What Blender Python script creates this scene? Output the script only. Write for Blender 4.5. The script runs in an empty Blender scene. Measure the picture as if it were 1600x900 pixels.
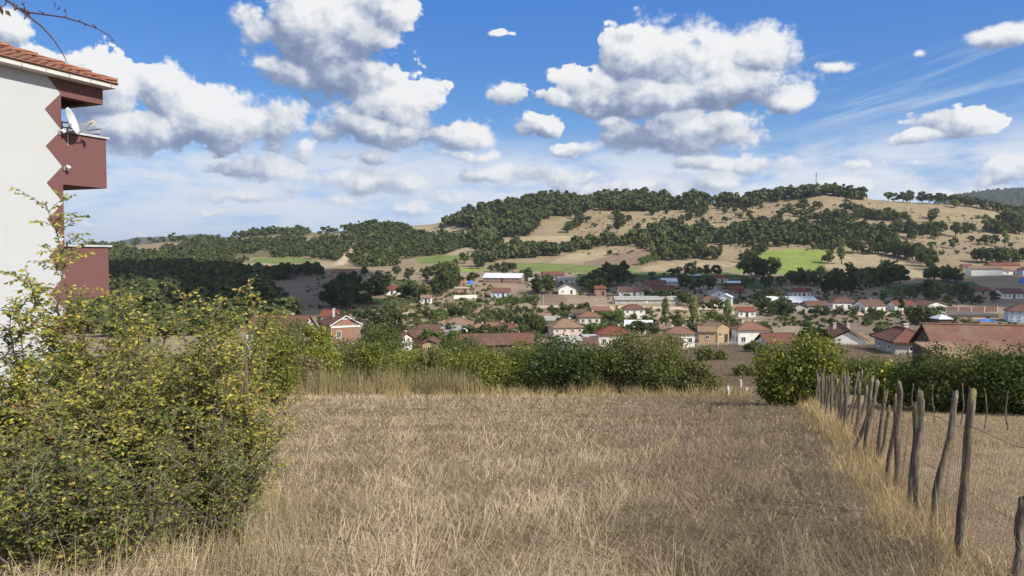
import bpy, math, random
import numpy as np
from mathutils import Vector, Matrix
SC = bpy.context.scene
COL = SC.collection
R = math.radians
rng = np.random.default_rng(7)
random.seed(7)
HAZE = True

# ---------------------------------------------------------------- camera, sun, sky, exposure
F = 1164.0            # focal length in photograph pixels (1600 wide)
PITCH = R(2.46)
cam = bpy.data.cameras.new('camera')
cam.sensor_width = 36.0
cam.lens = F / 1600 * 36.0
cam.clip_start = 0.05
cam.clip_end = 30000
cam_o = bpy.data.objects.new('camera', cam)
cam_o.rotation_euler = (R(90) - PITCH, 0, 0)
COL.objects.link(cam_o)
SC.camera = cam_o

SUN_AZ, SUN_EL = R(128), R(39)        # azimuth clockwise from the view direction
sun_dir = Vector((math.sin(SUN_AZ) * math.cos(SUN_EL), math.cos(SUN_AZ) * math.cos(SUN_EL), math.sin(SUN_EL)))
sl = bpy.data.lights.new('sun', 'SUN')
sl.energy = 4.9
sl.angle = R(0.53)
sl.color = (1.0, 0.935, 0.82)
so = bpy.data.objects.new('sun', sl)
so.rotation_euler = sun_dir.to_track_quat('Z', 'Y').to_euler()
so.location = (60, -40, 60)
COL.objects.link(so)

SC.view_settings.view_transform = 'Standard'
SC.view_settings.look = 'None'
SC.view_settings.exposure = 0.28
SC.view_settings.gamma = 1.0
SC.view_settings.use_curve_mapping = False
SC.render.engine = 'CYCLES'
cy = SC.cycles
cy.max_bounces = 5; cy.diffuse_bounces = 3; cy.glossy_bounces = 1; cy.transmission_bounces = 3
cy.volume_bounces = 1; cy.transparent_max_bounces = 8
cy.caustics_reflective = False; cy.caustics_refractive = False
cy.use_denoising = True
try:
    cy.denoiser = 'OPENIMAGEDENOISE'
except Exception:
    pass
SC.render.filter_size = 1.2

# ---------------------------------------------------------------- node helper
class NB:
    def __init__(s, tree): s.t = tree; s.n = tree.nodes; s.l = tree.links
    def new(s, typ, **kw):
        n = s.n.new(typ)
        for k, v in kw.items(): setattr(n, k, v)
        return n
    def put(s, sock, v):
        if isinstance(v, bpy.types.NodeSocket): s.l.new(v, sock)
        elif isinstance(v, (tuple, list)) and len(v) == 3 and sock.type == 'RGBA': sock.default_value = (*v, 1)
        else: sock.default_value = v
    def m(s, op, a, b=None, c=None, clamp=False):
        n = s.n.new('ShaderNodeMath'); n.operation = op; n.use_clamp = clamp
        s.put(n.inputs[0], a)
        if b is not None: s.put(n.inputs[1], b)
        if c is not None: s.put(n.inputs[2], c)
        return n.outputs[0]
    def vm(s, op, a, b=None, scale=None):
        n = s.n.new('ShaderNodeVectorMath'); n.operation = op
        s.put(n.inputs[0], a)
        if b is not None: s.put(n.inputs[1], b)
        if scale is not None: s.put(n.inputs['Scale'], scale)
        return n.outputs['Value'] if op in ('LENGTH', 'DOT_PRODUCT', 'DISTANCE') else n.outputs[0]
    def mix(s, f, a, b, blend='MIX'):
        n = s.n.new('ShaderNodeMix'); n.data_type = 'RGBA'; n.blend_type = blend
        s.put(n.inputs[0], f); s.put(n.inputs[6], a); s.put(n.inputs[7], b)
        return n.outputs[2]
    def noise(s, vec, scale, detail=4, rough=0.55, dist=0.0, out=0, dim='3D'):
        n = s.n.new('ShaderNodeTexNoise'); n.noise_dimensions = dim
        if vec is not None: s.l.new(vec, n.inputs['Vector'])
        n.inputs['Scale'].default_value = scale; n.inputs['Detail'].default_value = detail
        n.inputs['Roughness'].default_value = rough; n.inputs['Distortion'].default_value = dist
        return n.outputs[out]
    def ramp(s, f, stops, interp='LINEAR'):
        n = s.n.new('ShaderNodeValToRGB'); n.color_ramp.interpolation = interp
        e = n.color_ramp.elements
        while len(e) < len(stops): e.new(0.5)
        for i, (p, c) in enumerate(stops):
            e[i].position = p; e[i].color = (*c, 1) if len(c) == 3 else c
        s.l.new(f, n.inputs[0])
        return n.outputs[0]
    def maprange(s, v, a, b, c=0.0, d=1.0, interp='LINEAR'):
        n = s.n.new('ShaderNodeMapRange'); n.interpolation_type = interp
        s.put(n.inputs[0], v); s.put(n.inputs[1], a); s.put(n.inputs[2], b); s.put(n.inputs[3], c); s.put(n.inputs[4], d)
        return n.outputs[0]
    def comb(s, x, y, z):
        n = s.n.new('ShaderNodeCombineXYZ'); s.put(n.inputs[0], x); s.put(n.inputs[1], y); s.put(n.inputs[2], z)
        return n.outputs[0]

# ---------------------------------------------------------------- sky: Nishita air plus cumulus clouds by direction
def az_el(u, v):
    x, y = (u - 800) / F, -(v - 450) / F
    X, Y, Z = x, math.cos(PITCH) + y * math.sin(PITCH), y * math.cos(PITCH) - math.sin(PITCH)
    return math.atan2(X, Y), math.atan2(Z, math.hypot(X, Y))

CLOUDS = [  # centre u, v, radius u, radius v, weight
    (515, 55, 128, 92, 1.0), (585, 5, 66, 74, 1.0), (445, 112, 78, 34, .82), (560, 118, 100, 44, .95),
    (625, 168, 86, 60, 1.0), (705, 212, 76, 32, .9), (580, 205, 100, 34, .95), (470, 20, 60, 50, .9),
    (255, 152, 56, 54, 1.0), (330, 190, 120, 66, 1.0), (140, 130, 92, 68, 1.05), (60, 110, 90, 52, 1.0), (425, 195, 60, 55, .9),
    (200, 205, 120, 44, .92), (390, 262, 95, 30, .85), (15, 45, 58, 36, .85), (470, 235, 40, 40, .6), (545,245,50,16,.7),
    (985, 85, 64, 66, 1.0), (1070, 100, 104, 62, 1.0), (925, 140, 80, 46, .95), (1190, 82, 92, 46, .95), (1020, 150, 130, 46, 1.0),
    (800, 145, 44, 22, .75), (1140, 135, 130, 50, 1.0), (1240, 158, 48, 28, .85), (860, 150, 60, 24, .8),
    (1075, 208, 142, 48, 1.0), (838, 196, 50, 28, .9), (885, 234, 60, 18, .75), (960, 190, 50, 20, .6),
    (790, 48, 26, 12, .66), (1440, 85, 26, 14, .66), (1300, 100, 50, 18, .72), (1572, 55, 62, 26, .85),
    (1492, 192, 74, 34, .95), (1440, 216, 70, 18, .72), (1590, 266, 74, 32, .9), (1545, 280, 40, 18, .8), (693, 130, 22, 12, .62),
    (765, 276, 62, 19, .85), (630, 290, 66, 24, .85), (590, 250, 34, 20, .8), (520, 310, 60, 18, .7), (450, 295, 40, 16, .7), (700, 310, 60, 20, .65),
    (990, 295, 130, 26, .84), (1110, 292, 60, 24, .8), (880, 285, 60, 20, .7), (330, 333, 55, 12, .62), (150, 350, 70, 18, .6), (220, 365, 40, 16, .6), (645, 330, 80, 16, .7), (1470, 305, 60, 14, .75), (1200, 262, 160, 26, .62), (600, 285, 170, 28, .74), (860, 272, 170, 26, .74), (1310, 285, 160, 26, .70), (400, 305, 150, 24, .68), (720, 245, 110, 18, .62), (1100, 262, 120, 20, .66), (1350, 255, 140, 22, .58),
]

def cloud_group():
    g = bpy.data.node_groups.new('cumulus_density', 'ShaderNodeTree')
    g.interface.new_socket('AE', in_out='INPUT', socket_type='NodeSocketVector')
    g.interface.new_socket('D', in_out='OUTPUT', socket_type='NodeSocketFloat')
    g.interface.new_socket('N', in_out='OUTPUT', socket_type='NodeSocketFloat')
    b = NB(g)
    gi = b.new('NodeGroupInput'); go = b.new('NodeGroupOutput')
    ae = gi.outputs[0]
    # domain warp
    w = b.noise(ae, 9.0, 3, .55, 0, 1, dim='2D')
    w = b.vm('SUBTRACT', w, (.5, .5, .5))
    aew = b.vm('ADD', ae, b.vm('MULTIPLY', w, (.05, .03, 0)))
    d = None; sh = None
    for (u, v, ru, rv, wt) in CLOUDS:
        a, e = az_el(u, v)
        a2, _ = az_el(u + ru, v); _, e2 = az_el(u, v - rv)
        q = b.vm('MULTIPLY', b.vm('SUBTRACT', aew, (a, e, 0)), (1 / abs(a2 - a), 1 / abs(e2 - e), 0))
        k = b.m('MULTIPLY_ADD', b.vm('LENGTH', q), -1.0, wt)
        qy = b.vm('DOT_PRODUCT', q, (.45, .9, 0))
        if d is None: d = k; sh = qy
        else:
            f = b.maprange(b.m('SUBTRACT', k, d), -.16, .16, 0, 1)
            sh = b.m('ADD', b.m('MULTIPLY', sh, b.m('SUBTRACT', 1.0, f)), b.m('MULTIPLY', qy, f))
            d = b.m('SMOOTH_MAX', d, k, 0.22)
    # cauliflower billows
    def vor(scale, det, sc2=(1, 1.25, 1)):
        n = b.new('ShaderNodeTexVoronoi', feature='SMOOTH_F1', voronoi_dimensions='2D')
        b.l.new(b.vm('MULTIPLY', aew, sc2), n.inputs['Vector'])
        n.inputs['Scale'].default_value = scale; n.inputs['Detail'].default_value = det
        n.inputs['Roughness'].default_value = .6; n.inputs['Lacunarity'].default_value = 2.1
        n.inputs['Smoothness'].default_value = .35
        try: n.normalize = True
        except Exception: pass
        return n.outputs['Distance']
    bil = vor(13.0, 3.0)
    fb = b.noise(b.vm('MULTIPLY', ae, (1, 1.3, 1)), 17.0, 9, .64, dim='2D')
    nn = b.m('ADD', b.m('MULTIPLY_ADD', bil, -1.5, .48), b.m('MULTIPLY_ADD', fb, 1.5, -.75))
    D = b.m('ADD', d, b.m('MULTIPLY', nn, .95))
    b.l.new(D, go.inputs[0]); b.l.new(b.m('MULTIPLY_ADD', nn, 1.1, sh), go.inputs[1])
    return g

world = bpy.data.worlds.new('World'); SC.world = world
world.use_nodes = True
def build_sky():
    b = NB(world.node_tree); b.n.clear()
    out = b.new('ShaderNodeOutputWorld'); bg = b.new('ShaderNodeBackground')
    STR = 0.10
    bg.inputs['Strength'].default_value = STR
    b.l.new(bg.outputs[0], out.inputs[0])
    sky = b.new('ShaderNodeTexSky', sky_type='NISHITA')
    sky.sun_disc = False; sky.sun_elevation = SUN_EL; sky.sun_rotation = SUN_AZ
    sky.altitude = 300; sky.air_density = 1.0; sky.dust_density = 0.0; sky.ozone_density = 3.0
    hs = b.new('ShaderNodeHueSaturation'); hs.inputs['Saturation'].default_value = 1.28; hs.inputs['Value'].default_value = 1.0
    b.l.new(sky.outputs[0], hs.inputs['Color'])
    skyc = hs.outputs[0]
    geo = b.new('ShaderNodeTexCoord')
    dirn = geo.outputs['Generated']
    sx = b.new('ShaderNodeSeparateXYZ'); b.l.new(dirn, sx.inputs[0])
    x, y, z = sx.outputs
    az = b.m('ARCTAN2', x, y)
    el = b.m('ARCSINE', z)
    ae = b.comb(az, el, 0.0)
    grp = cloud_group()
    def dens(off):
        n = b.new('ShaderNodeGroup'); n.node_tree = grp
        b.put(n.inputs[0], b.vm('ADD', ae, off) if off else ae)
        return n.outputs[0], n.outputs[1]
    D0, N0 = dens(None)
    D1, N1 = dens((.007, .011, 0))
    D2, N2 = dens((.014, .052, 0))
    soft = b.noise(ae, 6.0, 2, .5, dim='2D')
    lo = b.maprange(soft, .35, .65, .07, -.08)
    hi = b.m('ADD', b.maprange(soft, .35, .65, .17, .38), b.maprange(el, .06, .15, .34, 0))
    alpha = b.maprange(D0, lo, hi, 0, 1, 'SMOOTHSTEP')
    s1 = b.m('MULTIPLY', b.m('SUBTRACT', D0, D1), .40)
    under = b.m('MULTIPLY', b.maprange(D2, .05, 1.15, 0, 1), -.42)
    tier = b.maprange(N0, -.80, .40, -.60, .10)
    lit = b.m('ADD', b.m('ADD', b.m('ADD', s1, under), tier), .86)
    colr = b.ramp(lit, [(.0, (.155, .205, .325)), (.3, (.235, .29, .415)), (.55, (.42, .47, .56)), (.8, (.62, .64, .675)), (1.0, (.745, .75, .755))])
    # haze veil near the horizon and thin high wisps
    veil_n = b.noise(b.vm('MULTIPLY', ae, (4.5, 15.0, 1)), 1.7, 8, .62, .3)
    veil_h = b.m('MULTIPLY', b.maprange(el, .0, .07, .45, 1), b.maprange(el, .11, .17, 1, 0, 'SMOOTHSTEP'))
    veil = b.m('MULTIPLY', b.maprange(veil_n, .30, .58, .08, .95, 'SMOOTHSTEP'), veil_h)
    ci_v = b.vm('MULTIPLY', b.vm('ADD', b.vm('MULTIPLY', ae, (1, 1, 1)), b.comb(0.0, b.m('MULTIPLY', az, -.22), 0.0)), (2.2, 30, 1))
    ci = b.noise(ci_v, 1.5, 6, .62, .5)
    ci_m = b.m('MULTIPLY', b.maprange(az, .30, .42, 0, 1, 'SMOOTHSTEP'), b.m('MULTIPLY', b.maprange(el, .13, .18, 0, 1, 'SMOOTHSTEP'), b.maprange(el, .21, .27, 1, 0, 'SMOOTHSTEP')))
    ci_a = b.m('MULTIPLY', b.maprange(ci, .47, .72, 0, .55, 'SMOOTHSTEP'), ci_m)
    skyc = b.mix(b.maprange(el, -.02, .22, .85, 0, 'SMOOTHSTEP'), skyc, tuple(c / STR for c in (.20, .37, .68)))
    skyc = b.mix(b.maprange(el, .03, .36, .12, .72), skyc, tuple(c / STR for c in (.045, .185, .60)))
    sc = b.mix(veil, skyc, tuple(c / STR for c in (.60, .65, .725)))
    sc = b.mix(ci_a, sc, tuple(c / STR for c in (.52, .60, .70)))
    # distant cumulus take on the colour of the air near the horizon
    air = b.maprange(el, .0, .16, .42, 0.0)
    colr = b.mix(air, colr, (.44, .53, .66))
    cb = b.vm('SCALE', colr, scale=1 / STR)
    # unseen sky overhead, beside and behind: clouds added to whiten the fill light
    rest = b.m('MAXIMUM', b.maprange(el, .42, .60, 0, 1), b.maprange(b.m('ABSOLUTE', az), .78, 1.0, 0, 1))
    rn = b.noise(dirn, 2.6, 5, .55)
    ra = b.m('MULTIPLY', b.maprange(rn, .44, .56, 0, 1, 'SMOOTHSTEP'), b.m('MULTIPLY', rest, b.maprange(el, -.02, .04, 0, 1)))
    sc = b.mix(ra, sc, tuple(c / STR for c in (.62, .64, .67)))
    fin = b.mix(alpha, sc, cb)
    b.l.new(fin, bg.inputs['Color'])
    try:
        world.cycles.sampling_method = 'MANUAL'; world.cycles.sample_map_resolution = 512
    except Exception: pass
build_sky()

# ---------------------------------------------------------------- materials
MATS = {}
def material(name, build):
    if name in MATS: return MATS[name]
    m = bpy.data.materials.new(name); m.use_nodes = True
    b = NB(m.node_tree); b.n.clear()
    out = b.new('ShaderNodeOutputMaterial')
    sh = build(b)
    b.l.new(sh, out.inputs['Surface'])
    MATS[name] = m
    return m
def pbr(b, col, rough=.9, spec=.25, metal=0, normal=None):
    p = b.new('ShaderNodeBsdfPrincipled')
    b.put(p.inputs['Base Color'], col); b.put(p.inputs['Roughness'], rough)
    p.inputs['Specular IOR Level'].default_value = spec; p.inputs['Metallic'].default_value = metal
    if normal is not None: b.l.new(normal, p.inputs['Normal'])
    return p.outputs[0]
def bump(b, h, strength=.5, dist=.05):
    n = b.new('ShaderNodeBump'); n.inputs['Strength'].default_value = strength; n.inputs['Distance'].default_value = dist
    b.l.new(h, n.inputs['Height']); return n.outputs[0]
def gpos(b): return b.new('ShaderNodeNewGeometry').outputs['Position']
def opos(b): return b.new('ShaderNodeTexCoord').outputs['Object']
def orand(b): return b.new('ShaderNodeObjectInfo').outputs['Random']

def plaster(name, col, dirt=(.30, .27, .22), amt=.35, scale=.6):
    def f(b):
        p = opos(b)
        n = b.noise(p, scale, 6, .62)
        n2 = b.noise(b.vm('MULTIPLY', p, (3, 3, .5)), 1.2, 5, .6)
        c = b.mix(b.maprange(n, .45, .8, 0, amt), col, dirt)
        c = b.mix(b.maprange(n2, .52, .8, 0, amt * .8), c, dirt)
        return pbr(b, c, .92, .15, 0, bump(b, b.noise(p, 40, 4), .15, .01))
    return material(name, f)
def tiles(name, c1, c2, c3, pitch=.35, amt=1.0):
    def f(b):
        p = opos(b)
        oi = b.new('ShaderNodeObjectInfo')
        n = b.noise(p, 2.6, 5, .7); n2 = b.noise(p, .5, 3, .5)
        c = b.mix(b.maprange(n, .3, .7), c1, c2)
        c = b.mix(b.maprange(n2, .45, .75, 0, .75 * amt), c, c3)
        w = b.new('ShaderNodeTexWave', wave_type='BANDS', bands_direction='Z'); b.l.new(p, w.inputs[0])
        w.inputs['Scale'].default_value = .5 / pitch * 2; w.inputs['Distortion'].default_value = .6; w.inputs['Detail'].default_value = 2
        n3 = b.noise(p, 7, 3, .6)
        h = b.m('ADD', w.outputs['Fac'], b.m('MULTIPLY', n3, .8))
        return pbr(b, c, .9, .2, 0, bump(b, h, .8, .08))
    return material(name, f)
def plain(name, col, rough=.8, spec=.3, metal=0, var=.25, scale=3.0):
    def f(b):
        n = b.noise(opos(b), scale, 5, .6)
        d = tuple(c * (1 - var) for c in col)
        c = b.mix(b.maprange(n, .3, .7), d, col)
        return pbr(b, c, rough, spec, metal)
    return material(name, f)
def brick(name, c1, c2, mortar=(.42, .38, .33), sc=4.0):
    def f(b):
        p = opos(b)
        s = b.new('ShaderNodeSeparateXYZ'); b.l.new(p, s.inputs[0])
        v = b.comb(b.m('ADD', s.outputs[0], s.outputs[1]), s.outputs[2], 0.0)
        t = b.new('ShaderNodeTexBrick'); b.l.new(v, t.inputs['Vector'])
        t.inputs['Color1'].default_value = (*c1, 1); t.inputs['Color2'].default_value = (*c2, 1); t.inputs['Mortar'].default_value = (*mortar, 1)
        t.inputs['Scale'].default_value = sc; t.inputs['Mortar Size'].default_value = .018
        n = b.noise(p, 1.2, 5, .6)
        c = b.mix(b.maprange(n, .4, .8, 0, .4), t.outputs['Color'], tuple(x * .55 for x in c1))
        return pbr(b, c, .92, .15)
    return material(name, f)

W_WHITE = lambda: plaster('white_plaster', (.78, .76, .71))
W_CREAM = lambda: plaster('cream_plaster', (.66, .60, .48))
W_PINK = lambda: plaster('pink_plaster', (.72, .54, .47), amt=.2)
W_BLUE = lambda: plaster('pale_blue_plaster', (.52, .62, .72), amt=.2)
W_GREY = lambda: plaster('grey_render', (.42, .40, .37))
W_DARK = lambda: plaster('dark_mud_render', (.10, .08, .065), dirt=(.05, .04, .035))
W_MUD = lambda: plaster('mud_brick_render', (.40, .29, .18))
W_BRICK = lambda: brick('red_brick', (.29, .125, .08), (.24, .105, .07))
W_ORANGE = lambda: brick('hollow_orange_brick', (.40, .18, .09), (.35, .155, .08), sc=2.6)
W_DKBRICK = lambda: brick('dark_red_brick', (.17, .06, .045), (.13, .05, .04))
T_RED = lambda: tiles('red_roof_tile', (.20, .09, .062), (.155, .07, .05), (.145, .09, .068))
T_ORANGE = lambda: tiles('orange_roof_tile', (.265, .135, .085), (.205, .105, .07), (.185, .125, .09))
T_BROWN = lambda: tiles('brown_weathered_tile', (.16, .085, .06), (.11, .065, .05), (.20, .12, .08))
T_TAN = lambda: tiles('tan_weathered_tile', (.30, .19, .125), (.24, .145, .098), (.20, .145, .105))
T_DARK = lambda: tiles('dark_red_roof_tile', (.24, .075, .045), (.17, .055, .035), (.13, .07, .05))
T_GREY = lambda: plain('grey_cement_sheet', (.36, .35, .32), .85, .2, 0, .35, 1.2)
T_SILVER = lambda: plain('galvanised_sheet', (.66, .68, .70), .55, .4, .0, .2, .8)
WOOD_DK = lambda: plain('dark_wood', (.07, .05, .035), .85, .15)
FRAME = lambda: plain('white_frame', (.7, .7, .68), .5, .4, 0, .1)
CONC = lambda: plain('concrete', (.48, .46, .42), .95, .1, 0, .3, 1.5)
METAL = lambda: plain('grey_metal', (.35, .36, .37), .45, .5, .3, .2)
def GLASS():
    def f(b): return pbr(b, (.025, .03, .035), .12, .6)
    return material('window_glass', f)

def leafmat(name, c_dark, c_mid, c_light, transl=.35, patch=1.0, use_attr=False, gloss=.0):
    """leaf colours differ leaf by leaf and plant by plant; light and shade come from the sun"""
    def f(b):
        oi = b.new('ShaderNodeObjectInfo')
        if use_attr:
            a = b.new('ShaderNodeAttribute', attribute_name='Col'); c = a.outputs['Color']
        else:
            n = b.noise(opos(b), patch, 3, .6)
            k = b.m('ADD', b.m('MULTIPLY', n, .75), b.m('MULTIPLY', oi.outputs['Random'], .4))
            c = b.ramp(k, [(.25, c_dark), (.55, c_mid), (.85, c_light)])
        df = b.new('ShaderNodeBsdfDiffuse'); tr = b.new('ShaderNodeBsdfTranslucent')
        b.l.new(c, df.inputs[0]); b.l.new(b.mix(.5, c, (.16, .20, .02), 'MIX'), tr.inputs[0])
        mx = b.new('ShaderNodeMixShader'); mx.inputs[0].default_value = transl
        b.l.new(df.outputs[0], mx.inputs[1]); b.l.new(tr.outputs[0], mx.inputs[2])
        o = mx.outputs[0]
        if gloss > 0:
            g = b.new('ShaderNodeBsdfGlossy'); g.inputs['Roughness'].default_value = .45; g.inputs[0].default_value = (.8, .85, .8, 1)
            m2 = b.new('ShaderNodeMixShader'); m2.inputs[0].default_value = gloss
            b.l.new(o, m2.inputs[1]); b.l.new(g.outputs[0], m2.inputs[2]); o = m2.outputs[0]
        return o
    return material(name, f)
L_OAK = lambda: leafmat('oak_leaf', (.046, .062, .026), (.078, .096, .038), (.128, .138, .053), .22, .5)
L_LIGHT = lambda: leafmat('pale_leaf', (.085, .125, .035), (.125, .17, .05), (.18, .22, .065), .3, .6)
L_POPLAR = lambda: leafmat('poplar_leaf', (.26, .30, .13), (.34, .37, .17), (.42, .44, .21), .4, .6)
L_CYP = lambda: leafmat('dark_conifer_leaf', (.030, .044, .022), (.045, .062, .03), (.062, .082, .038), .15, .6)
L_NEAR = lambda: leafmat('near_leaf', None, None, None, .42, 1, True, .012)
STRAW = lambda: leafmat('straw', None, None, None, .18, 1, True)
BARK = lambda: plain('bark', (.11, .085, .06), .95, .1, 0, .5, 8)
TWIG = lambda: plain('grey_twig', (.19, .155, .12), .9, .1, 0, .4, 6)

# ---------------------------------------------------------------- mesh helpers
def mesh_np(name, V, faces, mats=None, mat_idx=None, col=None, smooth=False):
    """faces: list of (k x n) integer arrays with n = 3, 4 ..."""
    V = np.asarray(V, dtype=np.float32)
    me = bpy.data.meshes.new(name)
    faces = [np.asarray(f, dtype=np.int32) for f in faces if len(f)]
    nl = sum(f.size for f in faces); nf = sum(len(f) for f in faces)
    me.vertices.add(len(V)); me.vertices.foreach_set('co', V.ravel())
    me.loops.add(nl); me.polygons.add(nf)
    me.loops.foreach_set('vertex_index', np.concatenate([f.ravel() for f in faces]))
    starts = []; o = 0
    for f in faces:
        k, n = f.shape
        starts.append(o + np.arange(k) * n); o += k * n
    me.polygons.foreach_set('loop_start', np.concatenate(starts).astype(np.int32))
    if mat_idx is not None: me.polygons.foreach_set('material_index', np.asarray(mat_idx, dtype=np.int32))
    me.polygons.foreach_set('use_smooth', np.full(nf, smooth, dtype=bool))
    if mats:
        for m in mats: me.materials.append(m)
    if col is not None:
        a = me.attributes.new('Col', 'FLOAT_COLOR', 'POINT')
        c = np.ones((len(V), 4), dtype=np.float32); c[:, :3] = col
        a.data.foreach_set('color', c.ravel())
    me.update(calc_edges=True)
    return me
def link(name, me, parent=None, loc=None, rz=None, scale=None):
    o = bpy.data.objects.new(name, me); COL.objects.link(o)
    if parent is not None: o.parent = parent
    if loc is not None: o.location = loc
    if rz is not None: o.rotation_euler = (0, 0, rz)
    if scale is not None: o.scale = scale if not np.isscalar(scale) else (scale,) * 3
    return o
def tag(o, label=None, cat=None, group=None, kind=None):
    if label: o['label'] = label
    if cat: o['category'] = cat
    if group: o['group'] = group
    if kind: o['kind'] = kind
    return o
def thing(name, label, cat, loc=(0, 0, 0), rz=0, group=None):
    o = bpy.data.objects.new(name, None); COL.objects.link(o)
    o.empty_display_size = .3
    o.location = loc; o.rotation_euler = (0, 0, rz)
    return tag(o, label, cat, group)

class MB:
    """collects boxes, prisms and tubes into one mesh"""
    def __init__(s): s.V = []; s.F3 = []; s.F4 = []; s.P = []; s.m = 0; s.mi3 = []; s.mi4 = []; s.n = 0
    def add(s, V, F3=(), F4=()):
        V = np.asarray(V, float).reshape(-1, 3); o = s.n
        s.V.append(V); s.n += len(V)
        if len(F3): s.F3.append(np.asarray(F3, int) + o); s.mi3 += [s.m] * len(F3)
        if len(F4): s.F4.append(np.asarray(F4, int) + o); s.mi4 += [s.m] * len(F4)
        return s
    def box(s, c, d, M=None):
        x, y, z = d[0] / 2, d[1] / 2, d[2] / 2
        V = np.array([(-x, -y, -z), (x, -y, -z), (x, y, -z), (-x, y, -z), (-x, -y, z), (x, -y, z), (x, y, z), (-x, y, z)])
        if M is not None: V = V @ np.asarray(M).T
        return s.add(V + np.asarray(c), F4=[(0, 3, 2, 1), (4, 5, 6, 7), (0, 1, 5, 4), (1, 2, 6, 5), (2, 3, 7, 6), (3, 0, 4, 7)])
    def prism(s, poly, axis_vec):
        """poly: k x 3 planar ring (counter-clockwise seen against axis_vec), extruded by axis_vec"""
        P = np.asarray(poly, float); k = len(P); Q = P + np.asarray(axis_vec, float)
        s.add(np.vstack([P, Q]), F4=[(i, (i + 1) % k, k + (i + 1) % k, k + i) for i in range(k)])
        o = s.n - 2 * k
        for i in range(1, k - 1):
            s.F3.append(np.array([[o, o + i + 1, o + i], [o + k, o + k + i, o + k + i + 1]])); s.mi3 += [s.m] * 2
        return s
    def tube(s, pts, rad, n=6, cap=True):
        V, F4, F3 = tube_arrays(pts, rad, n, cap)
        return s.add(V, F3, F4)
    def mesh(s, name, mats, smooth=False, col=None):
        V = np.vstack(s.V); fs = []; mi = []
        if s.F3: fs.append(np.vstack(s.F3)); mi += s.mi3
        if s.F4: fs.append(np.vstack(s.F4)); mi += s.mi4
        return mesh_np(name, V, fs, mats if isinstance(mats, (list, tuple)) else [mats], mi, col, smooth)
    def obj(s, name, mats, parent=None, smooth=False, **k):
        return link(name, s.mesh(name, mats, smooth), parent, **k)
def tube_arrays(pts, rad, n=6, cap=True):
    P = np.asarray(pts, float); k = len(P)
    rad = np.full(k, rad) if np.isscalar(rad) else np.asarray(rad, float)
    T = np.gradient(P, axis=0); T /= np.linalg.norm(T, axis=1)[:, None] + 1e-9
    ref = np.array([0, 0, 1.0]) if abs(T[:, 2]).mean() < .8 else np.array([1.0, 0, 0])
    A = np.cross(T, ref); A /= np.linalg.norm(A, axis=1)[:, None] + 1e-9
    B = np.cross(T, A)
    th = np.arange(n) / n * 2 * np.pi
    V = P[:, None] + rad[:, None, None] * (np.cos(th)[None, :, None] * A[:, None] + np.sin(th)[None, :, None] * B[:, None])
    i = np.arange(k - 1)[:, None] * n; j = np.arange(n)[None]
    F4 = np.stack([i + j, i + n + j, i + n + (j + 1) % n, i + (j + 1) % n], -1).reshape(-1, 4)
    F3 = []
    if cap:
        for q in range(1, n - 1):
            F3.append((0, q, q + 1)); o = (k - 1) * n; F3.append((o, o + q + 1, o + q))
    return V.reshape(-1, 3), F4, np.array(F3, int).reshape(-1, 3)

# ---------------------------------------------------------------- the lie of the land (eye at the origin, view along +Y)
def ray(u, v):
    x, y = (u - 800) / F, -(v - 450) / F
    X, Y, Z = x, math.cos(PITCH) + y * math.sin(PITCH), y * math.cos(PITCH) - math.sin(PITCH)
    return X / Y, Z / Y
BASE = [(46, 611.5), (60, 610), (90, 588), (120, 566), (150, 550), (180, 539), (210, 529), (240, 517), (270, 503), (300, 489), (350, 468), (400, 451), (450, 437), (500, 424)]
HILL = [(46, 611.5), (54, 600), (62, 588), (75, 562), (88, 543), (97, 539), (108, 545), (125, 552), (150, 550), (180, 539), (210, 529), (240, 517), (270, 503), (300, 489), (350, 468), (400, 451), (450, 437), (500, 424)]
UPPER = {
    -300: [(600, 415), (800, 404), (1000, 397), (1300, 390)],
    170: [(600, 413), (700, 406), (900, 396), (1100, 389), (1300, 383)],
    300: [(600, 412), (700, 404), (900, 392), (1100, 382), (1300, 374)],
    450: [(600, 410), (700, 400), (900, 382), (1100, 368), (1200, 361)],
    600: [(600, 407), (700, 392), (850, 372), (1000, 356), (1050, 354)],
    670: [(600, 404), (700, 386), (800, 368), (900, 354), (1000, 351)],
    710: [(600, 403), (700, 382), (800, 360), (880, 345), (950, 340)],
    755: [(600, 402), (700, 377), (800, 352), (870, 335), (920, 325)],
    850: [(600, 401), (650, 386), (700, 370), (750, 352), (800, 335), (850, 320), (890, 313)],
    1000: [(600, 400), (650, 383), (700, 365), (750, 347), (800, 330), (850, 317), (880, 311)],
    1100: [(600, 400), (650, 382), (700, 364), (750, 347), (800, 332), (840, 321), (870, 317)],
    1200: [(600, 399), (650, 381), (700, 362), (750, 344), (800, 326), (850, 311), (870, 308)],
    1280: [(600, 398), (650, 380), (700, 360), (750, 340), (800, 320), (840, 304), (850, 302)],
    1330: [(600, 398), (650, 380), (700, 360), (750, 341), (800, 322), (840, 306), (850, 304)],
    1370: [(600, 398), (650, 380), (700, 361), (750, 343), (800, 327), (840, 315), (850, 313)],
    1450: [(600, 399), (650, 382), (700, 364), (750, 347), (800, 330), (840, 319), (860, 317)],
    1530: [(600, 400), (650, 384), (700, 367), (750, 350), (800, 335), (840, 323), (870, 319)],
    1600: [(600, 402), (650, 388), (700, 373), (750, 358), (800, 346), (850, 337), (880, 334)],
    1950: [(600, 404), (650, 392), (700, 382), (750, 372), (800, 364), (850, 360), (880, 358)],
}
def hill_w(u):  # how strongly the near hillock shows at a column
    return float(np.interp(u, [960, 1100, 1420, 1700], [0, 1, 1, .6]))
US = np.arange(-300, 1951, 10.0)
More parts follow.
